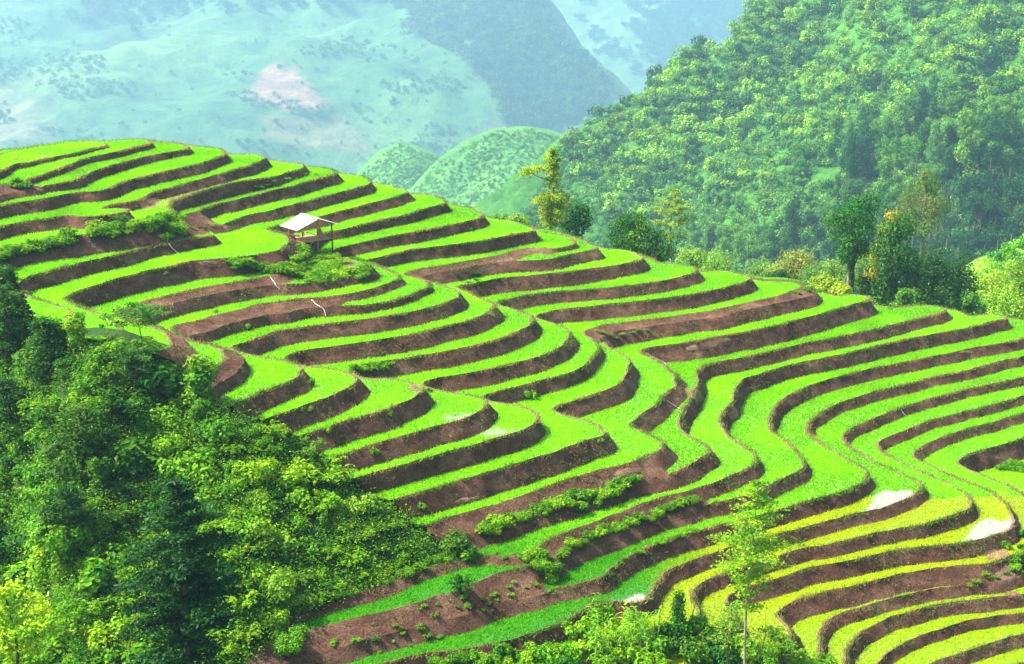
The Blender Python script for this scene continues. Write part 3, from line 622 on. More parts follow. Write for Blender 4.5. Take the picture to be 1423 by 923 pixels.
_, BV_K2, _ = sheet('grass_knoll', KN2, (-280, 25), (1080, 1600), 5.5, M_HILL, 3.0, .07, 23, tint_knoll, VAL)
# far mountain
SCALE = 1.75
MT1 = [(-150, -120, 2000), (0, -120, 1980), (300, -140, 2000), (600, -120, 1930), (0, 0, 1780), (-150, 0, 1780), (150, 0, 1770), (300, 0, 1760), (450, 0, 1730), (600, 0, 1720), (735, 0, 1690), (725, -60, 1760),
       (0, 120, 1480), (-150, 120, 1480), (150, 120, 1470), (300, 110, 1480), (375, 92, 1480), (450, 115, 1440), (520, 145, 1390), (600, 165, 1360), (660, 190, 1330), (560, 90, 1530), (640, 90, 1500), (700, 120, 1430),
       (0, 220, 1290), (-150, 230, 1290), (150, 210, 1290), (300, 200, 1290), (420, 200, 1290), (500, 240, 1250), (600, 230, 1280), (0, 330, 1130), (300, 330, 1120), (600, 330, 1120), (780, 300, 1180),
       (770, 40, 1640), (805, 80, 1590), (838, 112, 1550), (850, 135, 1520), (800, 165, 1440), (760, 190, 1390), (740, 150, 1460), (700, 190, 1350), (840, 190, 1420)]
SIL = [(725, -60, 1760), (735, 0, 1690), (770, 40, 1640), (805, 80, 1590), (838, 112, 1550), (856, 135, 1525)]
MT1 += [behind(c, 130, -55) for c in SIL]+[behind(c, 330, -190) for c in SIL]
def pixmask(V, polys_, soft=0):
    px, py = project(V); r = np.zeros(len(V), bool)
    for p in polys_: r |= inside(p, px, py)
    return r
_m1 = np.array([at(*c) for c in [(0, 0, 1)]])

def tint_mount(V):
    px, py = project(V)
    n0 = fbm(V[:, 0]*.006, V[:, 1]*.006, 48, 3); fld = inside([(336, 132), (376, 82), (408, 98), (462, 150), (400, 152)], px+8*n0, py+6*n0)*1.+.45*inside([(345, 150), (400, 150), (470, 155), (520, 215), (380, 200)], px+30*n0, py+20*n0)
    n = fbm(V[:, 0]*.0023, V[:, 1]*.0023, 41, 5); n2 = fbm(V[:, 0]*.011, V[:, 1]*.011, 42, 4)
    t = np.clip(.5+n*1.4+n2*.4, 0, 1)[:, None]; c = np.array([.13, .25, .07])*t+np.array([.05, .13, .045])*(1-t)
    pal = np.clip((fbm(V[:, 0]*.0034+9, V[:, 1]*.0034, 44, 4)-.18)*4, 0, 1)[:, None]*.6; c = c*(1-pal)+np.array([.26, .21, .15])*pal
    f = np.clip(fld, 0, 1)[:, None]*.8; return c*(1-f)+np.array([.30, .17, .14])*f
_, BV_M1, _ = sheet('mountain', MT1, (-1500, 560), (1840, 3900), 16, M_MOUNT, 40, .0065, 24, tint_mount, VAL, 110)
MT2 = [(640, -150, 2800), (900, -150, 2850), (1150, -150, 2900), (700, 0, 2650), (800, 0, 2640), (900, 0, 2560), (1000, 0, 2520), (1100, 0, 2550), (780, 80, 2450), (850, 110, 2360), (900, 120, 2310), (1000, 80, 2330), (1100, 60, 2400), (850, 200, 2180), (1000, 200, 2120), (700, 200, 2250), (1200, 150, 2250), (1300, 0, 2600), (1300, -150, 2950), (920, 60, 2430), (960, 40, 2420)]
_, BV_M2, _ = sheet('mountain', MT2, (-260, 1750), (3580, 5250), 24, M_MOUNT, 46, .006, 25, tint_mount, VAL, 120)
SCALE = 1.
# ---- leaves -----------------------------------------------------------------------------------------------------
def leaf_quads(C, N, size, aspect=.55, tint=None, var=.35, r=rng, fold=0):
    """one quad per leaf: centre, facing direction, length"""
    n = len(C); N = N/(np.linalg.norm(N, axis=1, keepdims=True)+1e-9)
    a = r.normal(size=(n, 3)); T = a-(a*N).sum(1, keepdims=True)*N; T /= np.linalg.norm(T, axis=1, keepdims=True)+1e-9; B = np.cross(N, T)
    s = (np.broadcast_to(size, n)*r.uniform(.65, 1.3, n))[:, None]; w = s*aspect
    V = np.stack([C-T*s*.5, C+B*w*.5+T*s*.08, C+T*s*.5-N*s*fold, C-B*w*.5+T*s*.08], 1).reshape(-1, 3)
    F = np.arange(n*4).reshape(-1, 4)
    cols = None
    if tint is not None:
        t = np.broadcast_to(tint, (n, 3))*r.uniform(1-var, 1+var, (n, 1))*np.stack([r.uniform(.75, 1.35, n), np.ones(n), r.uniform(.7, 1.3, n)], 1)
        cols = np.repeat(np.clip(t, 0, .85), 4, 0)
    return V, F, cols
def rand_dirs(n, r=rng):
    d = r.normal(size=(n, 3)); return d/np.linalg.norm(d, axis=1, keepdims=True)
def merge(parts):
    V, F, Cc, b = [], [], [], 0
    for v, f, c in parts: V.append(v); F.append(f+b); Cc.append(c); b += len(v)
    return np.concatenate(V), np.concatenate(F), np.concatenate(Cc)
def lobes_mesh(name, lobes, leaves, size, aspect, tints, mat=None, up=.35, fill=.35, r=rng, flat=1.):
    """foliage built of many small leaves spread through the outer part of several overlapping clumps"""
    parts = []; tot = sum(l[3]**2 for l in lobes)
    for (x, y, z, rad) in lobes:
        n = max(12, int(leaves*rad*rad/tot)); d = rand_dirs(n, r); k = (1-fill*r.random(n)**1.6)[:, None]
        lump = 1+.22*np.sin(d[:, :1]*5+x*3)*np.sin(d[:, 1:2]*5+y*3)+.12*r.normal(size=(n, 1))
        P = d*k*rad*lump; P[:, 2] *= flat; N = d+np.array([0, 0, up])+r.normal(size=(n, 3))*.45
        t = tints[r.integers(len(tints))]
        parts.append(leaf_quads(P+np.array([x, y, z]), N, size, aspect, np.array(t), .4, r, .12))
    V, F, Cc = merge(parts); return mesh_from(name, V, F, mat or M_LEAF, False, Cc)
def tube(path, radii, sides=7):
    path = np.asarray(path, float); V, F = [], []
    for i, (p, rr) in enumerate(zip(path, radii)):
        t = path[min(i+1, len(path)-1)]-path[max(i-1, 0)]; t /= np.linalg.norm(t)+1e-9
        a = np.cross(t, [0.3, 1, .1]); a /= np.linalg.norm(a)+1e-9; b = np.cross(t, a)
        for k in range(sides): an = 2*math.pi*k/sides; V.append(p+(a*math.cos(an)+b*math.sin(an))*rr)
    for i in range(len(path)-1):
        for k in range(sides): j = (k+1) % sides; F.append((i*sides+k, i*sides+j, (i+1)*sides+j, (i+1)*sides+k))
    return np.array(V), np.array(F)
def tubes_mesh(name, tubes, mat):
    V, F, b = [], [], 0
    for p, rr, s in tubes: v, f = tube(p, rr, s); V.append(v); F.append(f+b); b += len(v)
    return mesh_from(name, np.concatenate(V), np.concatenate(F), mat)
def thing(name, label, cat, loc, group=None, rz=0, sc=1):
    o = bpy.data.objects.new(name, None); COL.objects.link(o); o.location = loc; o.rotation_euler = (0, 0, rz); o.scale = (sc,)*3 if np.isscalar(sc) else sc
    o['label'] = label; o['category'] = cat
    if group: o['group'] = group
    o.empty_display_size = .3
    return o
# ---- the forest on the hill -------------------------------------------------------------------------------------
GREENS = [(.095, .26, .02), (.045, .15, .025), (.15, .35, .025), (.028, .10, .028), (.20, .40, .03), (.085, .25, .045)]
r8 = np.random.default_rng(81)
def forest_parts(kind, r, dark=None):
    """crown and trunk mesh of one forest tree, about 9 m high"""
    lob = []; n_ = int(r.integers(13, 20))
    if kind == 0:    # broad, ragged
        for _ in range(n_): a = r.random()*6.28; q = r.random()**.5*3.0; lob.append((q*math.cos(a), q*math.sin(a), 4.2+3.0*r.random()-.35*q, .55+.8*r.random()))
    elif kind == 1:  # tall, creeper-hung
        for i in range(n_): a = r.random()*6.28; q = 1.3*r.random(); lob.append((q*math.cos(a), q*math.sin(a), 1.+9.5*i/n_, .6+.75*r.random()))
    elif kind == 2:  # wide and low
        for _ in range(n_): a = r.random()*6.28; q = r.random()**.5*3.9; lob.append((q*math.cos(a), q*math.sin(a), 2.4+1.6*r.random()-.2*q, .7+.7*r.random()))
    else:            # heap of scrub
        for _ in range(n_): a = r.random()*6.28; q = r.random()**.5*3.4; lob.append((q*math.cos(a), q*math.sin(a), .8+2.6*r.random()*(1-q/4.2), .7+.8*r.random()))
    c0 = np.array(GREENS[r.integers(len(GREENS))]); tn = [c0*r.uniform(.72, 1.3) for _ in range(4)]
    crown = lobes_mesh('crown', lob, 3000, .38, .6, tn, M_FAR, .3, .5, r)
    tb = [([(0, 0, -3), (.1, 0, 1.5), (0, .1, 5)], (.28, .2, .1), 6)]+[([(0, 0, 2.5), (l[0]*.6, l[1]*.6, l[2]*.8), l[:3]], (.1, .06, .03), 4) for l in lob[:5]]
    return crown, tubes_mesh('trunk', tb, M_BARK)
FT = [forest_parts((0, 2, 3, 1, 2, 3, 0, 1)[i % 8], r8) for i in range(18)]
FTB = []
for c_, t_ in FT:
    cc = np.empty(len(c_.vertices)*4, np.float32); c_.color_attributes['tint'].data.foreach_get('color', cc); FTB.append(float(cc.reshape(-1, 4)[:, 1].mean()))
far_low = [lobes_mesh('low', [(r8.normal()*1.6, r8.normal()*1.6, 2.5+1.8*r8.random(), 1.5+r8.random()*.8) for _ in range(6)], 230, 1.25, .65, [GREENS[i % 6], GREENS[(i+2) % 6]], M_FAR, .4, .4, r8) for i in range(5)]
def mesh_arrays(me):
    n = len(me.vertices); V = np.empty(n*3, np.float32); me.vertices.foreach_get('co', V); m = len(me.loops); F = np.empty(m, np.int32); me.loops.foreach_get('vertex_index', F)
    c = np.empty(n*4, np.float32); me.color_attributes['tint'].data.foreach_get('color', c); return V.reshape(-1, 3), F.reshape(-1, 4), c.reshape(-1, 4)[:, :3]
FLA = [mesh_arrays(m) for m in far_low]
FLB = [mesh_arrays(lobes_mesh('scrub', [(r8.normal()*1.2, r8.normal()*1.2, 1+r8.random(), 1.2+r8.random()*.8) for _ in range(4)], 60, 1.1, .65, [(.12, .30, .045), (.08, .23, .04)], M_FAR, .4, .4, r8)) for _ in range(5)]
def mass(name, pts3, scale, label, cat, dark=1., r=r8, hvar=.35, src=None):
    src = src or FLA
    parts = []
    for p in pts3:
        v, f, c = src[r.integers(len(src))]; a = r.random()*6.28; s = scale*r.uniform(.65, 1.3); ca, sa = math.cos(a), math.sin(a)
        w = np.column_stack([(v[:, 0]*ca-v[:, 1]*sa)*s, (v[:, 0]*sa+v[:, 1]*ca)*s, v[:, 2]*s*r.uniform(1-hvar, 1+hvar)])+np.array(p)
        parts.append((w, f, np.clip(c*dark*r.uniform(.7, 1.35), 0, .8)))
    V, F, Cc = merge(parts); return link(name, mesh_from(name, V, F, M_FAR, False, Cc), kind='stuff', label=label, category=cat)
def scatter(bvh, poly, n, r=r8, dens=None):
    """points of the ground inside an outline of the survey picture"""
    poly = np.array(poly, float); lo, hi = poly.min(0), poly.max(0); out = []
    while len(out) < n:
        px, py = r.uniform(lo[0], hi[0]), r.uniform(lo[1], hi[1])
        if not inside(poly, np.array([px]), np.array([py]))[0]: continue
        if dens is not None and r.random() > dens(px, py): n -= .3; continue
        h = hit(px, py, bvh)
        if h is None: n -= .3; continue
        out.append(tuple(h))
    return out
TREEHILL = [(1110, -45), (1050, -25), (985, 30), (905, 92), (850, 135), (790, 170), (770, 225), (830, 300), (880, 330), (960, 370), (1100, 400), (1423, 430), (1440, -40)]
clear = lambda px, py: np.clip(.8+.9*fbm(np.array([px*.011+py*.006]), np.array([py*.016-px*.004]), 55, 3)[0]*2.0+.35*((px-800)/620)*(py/400), .06, 1)
near_pts = []
cand = scatter(BV_FH, TREEHILL, 2600, r8, clear)
cand.sort(key=lambda p: p[1]); used = []
for p in cand:
    if all((p[0]-q[0])**2+(p[1]-q[1])**2 > 4.6**2 for q in used[-260:]): used.append(p)
print('forest trees', len(used))
KIND = ('ragged broad-crowned', 'wide low-spreading', 'scrubby round', 'tall creeper-hung', 'wide low-spreading', 'scrubby round', 'ragged broad-crowned', 'tall creeper-hung')
order = sorted(range(len(FT)), key=lambda i: FTB[i])
for i, p in enumerate(used[:290]):
    px, py = project(np.array([p]))[0][0], project(np.array([p]))[1][0]
    zone = np.clip((px-1050)/350, 0, 1)*np.clip((py-120)/200, 0, 1)+.7*np.clip((py-330)/60, 0, 1)+.9*fbm(np.array([px*.012]), np.array([py*.016]), 57, 3)[0]
    k = order[int(np.clip((.62-.62*zone)*len(FT)+r8.normal(0, 2.6), 0, len(FT)-1))]; cr, tr = FT[k]
    s = 1.05*(.55+1.15*r8.random()**1.4)*(1.3-.45*np.clip((p[1]-450)/300, 0, 1))*(1+.25*min(zone, 1))*(.5+.42*np.clip((px-850)/420, 0, 1))
    tone = 'dark green' if order.index(k) < len(FT)//3 else 'mid green' if order.index(k) < 2*len(FT)//3 else 'light green'
    wh = 'above the right terraces' if px > 1180 else 'in the middle of the hill' if px > 980 else 'towards the knolls'
    lab = '%s %s tree in the hillside forest %s' % (tone, KIND[k % 8], wh)
    t = thing('forest_tree', lab, 'tree', (p[0], p[1], p[2]-.8), lab.replace(' tree in', ' trees in'), r8.random()*6.28, (s, s, s*r8.uniform(.75, 1.25)))
    link('crown', cr, t); link('trunk', tr, t)
mass('far_forest', used[290:], .85, 'distant upper part of the forest, trees merging over the hill slope', 'forest', 1.05)
low = scatter(BV_FH, TREEHILL, 4200, r8)
mass('undergrowth', low, .75, 'low bright green scrub between the forest trees on the hill', 'undergrowth', 1.05, src=FLB)
k1 = scatter(BV_K1, [(610, 225), (690, 182), (740, 178), (800, 200), (850, 300), (860, 345), (600, 300), (570, 270)], 2600)+scatter(BV_K2, [(500, 240), (555, 200), (615, 222), (620, 260), (520, 265)], 900)
sl_ = scatter(BV_FH, [(760, 250), (800, 205), (860, 190), (900, 350), (780, 345), (700, 320)], 900)
mass('slope_scrub', [(p[0], p[1], p[2]-.5) for p in sl_], .6, 'pale green scrub on the open slope left of the forest', 'scrub', 1.1, src=FLB)
mass('knoll_scrub', [(p[0], p[1], p[2]-.7) for p in k1], .62, 'low pale green scrub covering the rounded knolls', 'scrub', 1.15, src=FLB)
kd_ = scatter(BV_K1, [(770, 200), (850, 205), (870, 300), (800, 330), (770, 280)], 60)
mass('knoll_trees', kd_, 1.5, 'dark trees along the foot of the rounded knoll', 'trees', .8)
MF1 = scatter(BV_M1, [(95, -20), (120, 35), (190, 48), (235, 25), (330, 20), (560, 10), (560, -20)], 160)+scatter(BV_M1, [(540, -20), (735, -20), (790, 60), (850, 115), (830, 160), (760, 185), (700, 175), (690, 130), (640, 80), (560, 40)], 760)
mass('mountain_forest', MF1, 2.7, 'hazy blue forest patches on the far mountain', 'forest', .36)
dn = lambda px, py: np.clip(2.6*fbm(np.array([px*.012+py*.02]), np.array([py*.03-px*.006]), 58, 4)[0]-.1, 0.02, 1)
mass('mountain_scrub', scatter(BV_M1, [(-20, -10), (760, -10), (800, 150), (660, 250), (-20, 220)], 2600, r8, dn), 1.9, 'scattered bushes and small trees along the folds of the far mountain', 'scrub', .55, src=FLB)
MF2 = scatter(BV_M2, [(860, -20), (1085, -20), (1010, 50), (930, 110), (900, 90), (880, 40)], 300)+scatter(BV_M2, [(740, -10), (1000, -10), (900, 120), (800, 90)], 40)
mass('mountain_forest', MF2, 4.2, 'hazy forest on the farthest mountain behind the valley', 'forest', .36)
print('far', round(time.time()-T00, 1))
# ---- the overgrown spur: shrubs, ferns, vine mounds --------------------------------------------------------------
rv = np.random.default_rng(606)
DARK = [(.034, .155, .004), (.048, .185, .005), (.022, .11, .004)]
MIDG = [(.10, .32, .004), (.14, .36, .005), (.065, .26, .005)]
BRIGHT = [(.13, .35, .004), (.17, .38, .005), (.10, .31, .005)]
PALE = [(.13, .32, .02), (.17, .36, .03), (.10, .28, .02)]
def shrub_mesh(name, style, tints, n=1700):
    """about 1 m radius, standing on z = 0"""
    lob = []
    if style == 'mound':
        for _ in range(9): a = rv.random()*6.28; q = rv.random()**.5*.75; lob.append((q*math.cos(a), q*math.sin(a), .25+.55*rv.random()*(1-q*.7), .32+.22*rv.random()))
        return lobes_mesh(name, lob, n, .15, .7, tints, M_LEAF, .5, .5, rv)
    if style == 'broad':
        for _ in range(7): a = rv.random()*6.28; q = rv.random()**.5*.7; lob.append((q*math.cos(a), q*math.sin(a), .3+.8*rv.random()*(1-q*.6), .3+.22*rv.random()))
        return lobes_mesh(name, lob, int(n*.55), .26, .62, tints, M_LEAF, .7, .6, rv)
    if style == 'spray':      # arching stems lined with small leaves
        parts = []
        for s in range(46):
            a = rv.random()*6.28; R_ = .5+.6*rv.random(); H_ = .6+.7*rv.random(); m = int(n/46); t = np.sort(rv.random(m))
            x = R_*t; z = H_*np.sin(t*2.2)*.95; y = rv.normal(0, .05, m)
            P = np.column_stack([x*math.cos(a)-y*math.sin(a), x*math.sin(a)+y*math.cos(a), z]); N = np.column_stack([rv.normal(0, .5, (m, 2)), np.ones(m)])
            parts.append(leaf_quads(P, N, .17, .42, np.array(tints[s % len(tints)]), .35, rv, .1))
        V, F, Cc = merge(parts); return mesh_from(name, V, F, M_LEAF, False, Cc)
    if style == 'tall':
        for i in range(9): a = rv.random()*6.28; q = .4*rv.random(); lob.append((q*math.cos(a), q*math.sin(a), .35+i*.22, .28+.25*rv.random()))
        return lobes_mesh(name, lob, n, .17, .6, tints, M_LEAF, .5, .5, rv)
STY = {}
for st in ('mound', 'broad', 'spray', 'tall'):
    for tn, tt_ in (('dark', DARK), ('mid', MIDG), ('bright', BRIGHT), ('pale', PALE)):
        STY[st, tn] = [shrub_mesh('foliage', st, tt_) for _ in range(2)]
STEM = tubes_mesh('stem', [([(0, 0, -.5), (.1*math.cos(a), .1*math.sin(a), .3), (.45*math.cos(a), .45*math.sin(a), .8)], (.035, .025, .01), 5) for a in (0, 1.3, 2.5, 3.8, 5.1)], M_BARK)
SHRUB_LABEL = {'mound': 'rounded vine-covered shrub', 'broad': 'broad-leaved shrub', 'spray': 'feathery fern-like shrub', 'tall': 'upright bushy shrub'}
def shrub(p, st, tn, r, hz=1., label=None, group=None, cat='shrub', name='shrub', rz=None):
    o = thing(name, label, cat, (p[0], p[1], p[2]-.08*r), group, rv.random()*6.28 if rz is None else rz, (r, r, r*hz))
    link('foliage', STY[st, tn][rv.integers(2)], o); link('stem', STEM, o); return o
SPUR_PIX = [(-30, 385), (20, 395), (50, 450), (108, 480), (150, 490), (250, 522), (285, 560), (330, 585), (395, 605), (435, 645), (465, 678), (505, 700), (557, 732), (590, 755), (560, 785), (540, 797), (470, 824), (400, 850), (375, 870), (330, 915), (300, 960), (-30, 990)]
n_sh = 0; placed = []
tries = 0
while n_sh < 300 and tries < 16000:
    tries += 1; px, py = rv.uniform(-30, 610), rv.uniform(385, 985)
    if not inside(np.array(SPUR_PIX, float), np.array([px]), np.array([py]))[0]: continue
    h = hit2(px, py)
    if h is None: continue
    # lush left with shade put into its tints, low and bright towards paddies
    edge = np.clip((px-200)/380+(py-600)/700, 0, 1); low_patch = (px > 470 and py > 725) or (px > 380 and py > 800)
    r = rv.uniform(.55, 1.05) if low_patch else rv.uniform(.9, 1.8)*(1.15-.25*edge)
    if tries > 5000: r = rv.uniform(.5, .95)
    if any((h.x-q[0])**2+(h.y-q[1])**2+(h.z-q[2])**2 < ((.70 if tries < 5000 else .52)*(r+q[3]))**2 for q in placed): continue
    placed.append((h.x, h.y, h.z, r))
    patch = fbm(np.array([px*.012]), np.array([py*.014]), 91, 3)[0]+rv.normal(0, .16); tone = patch+.9*(edge-.28)+(.3 if low_patch else 0)
    tn = 'dark' if tone < -.22 else 'mid' if tone < .08 else 'bright' if tone < .42 or rv.random() < .5 else 'pale'
    st = rv.choice(['mound', 'broad', 'spray', 'tall'], p=[.42, .22, .3, .06] if not low_patch else [.35, .15, .5, 0])
    wd = {'dark': 'dark green', 'mid': 'mid green', 'bright': 'bright yellow-green', 'pale': 'pale green'}[tn]
    where = 'at the low edge of the thicket beside the paddies' if low_patch else 'in the thicket on the near slope'
    shrub((h.x, h.y, h.z), st, tn, r, rv.uniform(.7, 1.0)*(.6 if low_patch else 1), '%s %s %s' % (wd, SHRUB_LABEL[st], where), 'thicket %s %s shrubs%s' % (wd, st, ' low' if low_patch else '')); n_sh += 1
print('shrubs', n_sh, tries)
# ground cover under the shrubs
gp = []
GPOLY = np.array(SPUR_EDGE[:-1]+[(330, 990), (-40, 990)], float)
while len(gp) < 3300:
    px, py = rv.uniform(-30, 645), rv.uniform(372, 985)
    if inside(GPOLY, np.array([px]), np.array([py]))[0]:
        h = hit2(px, py)
        if h: gp.append(tuple(h))
gp = np.array(gp); i = np.repeat(np.arange(len(gp)), 52); C = gp[i]+rv.normal(0, .42, (len(i), 3))*[1, 1, .35]+[0, 0, .2]
tb = np.array(MIDG+DARK+BRIGHT)[rv.integers(9, size=len(gp))][i]
V, F, Cc = leaf_quads(C, rv.normal(0, .5, (len(i), 3))+[0, 0, 1], .14, .5, tb, .4, rv, .1)
link('ground_cover', mesh_from('ground_cover', V, F, M_LEAF, False, Cc), kind='stuff', label='low leafy ground cover between the shrubs of the near slope', category='ground cover')
# ---- weeds along the banks ---------------------------------------------------------------------------------------
def row(pix, n, r0, r1, st, tn, label, group, hz=.75, jit=4, tmix=()):
    pix = np.array(pix, float); seg = np.r_[0, np.cumsum(np.hypot(*np.diff(pix, axis=0).T))]
    for k in range(n):
        s = seg[-1]*(k+rv.random()*.7)/n; px = np.interp(s, seg, pix[:, 0])+rv.normal(0, jit*.5); py = np.interp(s, seg, pix[:, 1])+rv.normal(0, jit)
        h = hit(px, py)
        if h is None: continue
        t_ = tn if not tmix or rv.random() < .6 else tmix[rv.integers(len(tmix))]
        shrub(h, st if isinstance(st, str) else st[rv.integers(len(st))], t_, rv.uniform(r0, r1), hz, label, group, 'weeds', 'weed_clump' if r1 > .46 else 'weed_tuft')
row([(662, 740), (700, 728), (740, 712), (790, 700), (830, 688), (885, 668)], 34, .38, .66, ('mound', 'broad'), 'bright', 'bright green weed clump in the upper long row on a brown bank', 'upper weed row', .8, 4, ('mid',))
row([(775, 772), (800, 755), (830, 745), (870, 728), (920, 712), (965, 698)], 30, .3, .5, ('mound', 'spray'), 'bright', 'bright green weed clump in the lower thin row on a brown bank', 'lower weed row', .8, 3, ('mid', 'pale'))
row([(728, 778), (745, 770), (752, 790), (770, 806), (760, 785)], 12, .36, .6, ('mound', 'broad'), 'bright', 'leafy weed clump heaped where two bunds meet', 'weeds where the bunds meet', .9, 5)
row([(690, 772), (712, 774), (735, 775)], 6, .18, .28, 'mound', 'mid', 'small weed tuft on the narrow bund between two paddies', 'weeds on the narrow bund', .7, 2)
row([(322, 366), (350, 372), (385, 378), (420, 384), (455, 386), (490, 384), (518, 375)], 40, .45, .8, ('mound', 'spray'), 'bright', 'bright green weed clump on the mound below the hut', 'weeds on the mound below the hut', .65, 4, ('mid',))
row([(405, 358), (425, 358), (445, 364), (470, 370), (440, 372), (400, 372), (370, 370)], 34, .5, .85, ('mound', 'spray'), 'bright', 'bright green weed clump on the mound below the hut', 'weeds on the mound below the hut', .6, 5, ('mid', 'pale'))
row([(128, 327), (160, 322), (190, 318), (215, 315), (240, 305), (248, 318), (232, 326)], 36, .5, .9, ('mound', 'spray'), 'bright', 'green weed clump hanging over the bank left of the hut paddy', 'weeds on the bank left of the hut paddy', .75, 4, ('mid', 'dark'))
row([(-10, 365), (20, 352), (50, 346), (75, 340), (100, 334)], 26, .5, .85, ('mound', 'spray'), 'mid', 'green weed clump on the bank at the far left edge', 'weeds on the bank at the left edge', .75, 4, ('bright',))
row([(16, 258), (30, 258), (44, 262)], 5, .3, .5, 'broad', 'mid', 'dark green weed clump on the high left bank', 'weeds on the high left bank', .8, 2)
row([(487, 516), (505, 515), (520, 512), (545, 508)], 9, .38, .58, ('mound', 'spray'), 'bright', 'bright green weed clump on the bank above the front lobes', 'weeds above the front lobes', .7, 3, ('mid',))
row([(1395, 652), (1415, 652), (1430, 655)], 4, .45, .65, 'mound', 'mid', 'green bush on the flat paddy by the right edge', 'bush on the flat paddy', .8, 2)
row([(635, 385), (655, 382), (670, 388), (650, 398), (665, 400)], 8, .25, .4, 'spray', 'dark', 'dark green weed clump at the inner end of a middle bank', 'weeds at the inner end of a middle bank', .7, 3)
row([(825, 462), (845, 464), (870, 466), (900, 460)], 8, .22, .36, 'spray', 'pale', 'grey-green weed clump in the gully of the middle terraces', 'weeds in the middle gully', .6, 2)
row([(350, 262), (380, 252), (410, 247), (440, 240)], 9, .2, .34, 'mound', 'mid', 'dark weed tuft along a high bank behind the hut', 'weeds on a high bank behind the hut', .6, 2)
row([(1110, 405), (1125, 402), (1138, 406)], 4, .3, .5, 'mound', 'bright', 'green weed clump on the skyline end of a bank', 'weeds at a skyline bank end', .8, 2)
row([(1215, 417), (1230, 424), (1240, 430)], 4, .25, .4, 'mound', 'bright', 'bright green weed clump at the bank end below the tall trees', 'weeds below the tall trees', .7, 2)
row([(840, 805), (855, 790), (870, 775), (900, 762), (940, 745), (975, 735)], 20, .15, .26, 'mound', 'mid', 'small weed tuft along the lip above the yellow paddies', 'weeds above the yellow paddies', .6, 3)
row([(1060, 720), (1100, 706), (1150, 692), (1190, 682)], 12, .14, .22, 'mound', 'mid', 'small weed tuft along the lip above the upper yellow paddy', 'weeds above the upper yellow paddy', .6, 2)
row([(1395, 760), (1410, 775), (1405, 800), (1420, 745), (1415, 790)], 8, .3, .5, 'broad', 'mid', 'green weed clump on the soil slope by the right edge', 'weeds on the right soil slope', .8, 3)
row([(1345, 815), (1380, 805), (1405, 790)], 6, .2, .35, 'spray', 'pale', 'small weed on the bare soil right of the yellow paddies', 'weeds right of the yellow paddies', .6, 4)
for px, py, r, tn in ((642, 826, .62, 'dark'),):
    h = hit(px, py); shrub(h, 'spray', tn, .75, 1.1, 'dark green tussock of tall grass on the lowest brown bank', None, 'grass tussock', 'grass_tussock')
BW_ = [(455, 880), (470, 905), (510, 886), (540, 880), (565, 876), (600, 866), (612, 872), (580, 890), (550, 862), (690, 822), (720, 805), (745, 800), (675, 845), (700, 835), (640, 852), (530, 895), (488, 898)]
row(BW_, 40, .12, .30, ('spray', 'spray', 'broad'), 'pale', 'small leafy weed scattered on the lowest brown bank', 'weeds on the lowest bank', .6, 8, ('mid',))
for k, (px, py, r) in enumerate([(416, 572, .25), (433, 570, .22), (543, 578, .26), (458, 600, .3), (520, 632, .34), (738, 552, .5), (434, 536, .35), (596, 545, .25), (836, 615, .3), (685, 440, .2), (655, 320, .22), (140, 455, .22), (232, 382, .3), (300, 435, .25), (345, 455, .25), (588, 706, .3)]):
    h = hit(px, py)
    if h: shrub(h, 'broad', ('mid', 'pale', 'bright')[k % 3], r, 1., 'little leafy plant growing alone on a brown bank', 'single plants on the banks', 'plant', 'bank_plant')
# ---- trees -------------------------------------------------------------------------------------------------------
def tree(name, label, loc, H, layers, tint_sets, leaf, trunk_r, mat_bark, group=None, lean=(0, 0), per=60, flat=.45, aspect=.5, bare=.25, droop=0., branch=True, base=2., seed=1):
    """layers: (height fraction, reach, number of boughs); every bough ends in flattened sprays of leaves"""
    r = np.random.default_rng(seed); o = thing(name, label, 'tree', loc, group)
    path = [(lean[0]*t*t*H+.12*math.sin(t*5+seed), lean[1]*t*t*H+.10*math.sin(t*4+seed*2), t*H) for t in np.linspace(-base/H, 1, 12)]
    rad = [trunk_r*(1-.88*max(0, t)) for t in np.linspace(-base/H, 1, 12)]
    tb = [(path, rad, 9)]; parts = []; tp = np.array(path); tq = tp[:, 2]
    for hf, reach, nb in layers:
        z = hf*H; c = np.array([np.interp(z, tq, tp[:, 0]), np.interp(z, tq, tp[:, 1]), z]); a0 = r.random()*6.28
        for b in range(nb):
            a = a0+6.28*b/nb+r.normal(0, .3); R_ = reach*r.uniform(.65, 1.15); rise = R_*(.35-droop)+r.normal(0, .12)
            e = c+np.array([math.cos(a)*R_, math.sin(a)*R_, rise]); m = c+(e-c)*.5+np.array([0, 0, .12*R_])
            rr = trunk_r*.33*(1-.6*hf)
            if branch: tb.append(([c, m, e], (rr, rr*.6, rr*.2), 5))
            ns = max(2, int(R_/.42))
            for s in range(ns):
                t = bare+(1-bare)*(s+.5*r.random())/ns; q = c+(e-c)*t+np.array([0, 0, .12*R_*math.sin(3.14*t)])
                w = (.30+.28*R_*.5)*r.uniform(.7, 1.25); P = rand_dirs(per, r)*(r.random((per, 1))**.45)*w; P[:, 2] *= flat
                parts.append(leaf_quads(q+P, r.normal(0, .55, (per, 3))+[0, 0, 1], leaf, aspect, np.array(tint_sets[r.integers(len(tint_sets))]), .38, r, .12))
    link('trunk', tubes_mesh('trunk', tb, mat_bark), o); V, F, Cc = merge(parts); link('crown', mesh_from('crown', V, F, M_LEAF, False, Cc), o); return o
def ground_at(px, py, y):
    """ground height under the sight line of a tree standing at depth y"""
    x = at(px, py, y)[0]; z = drop(x, y); return x, y, z
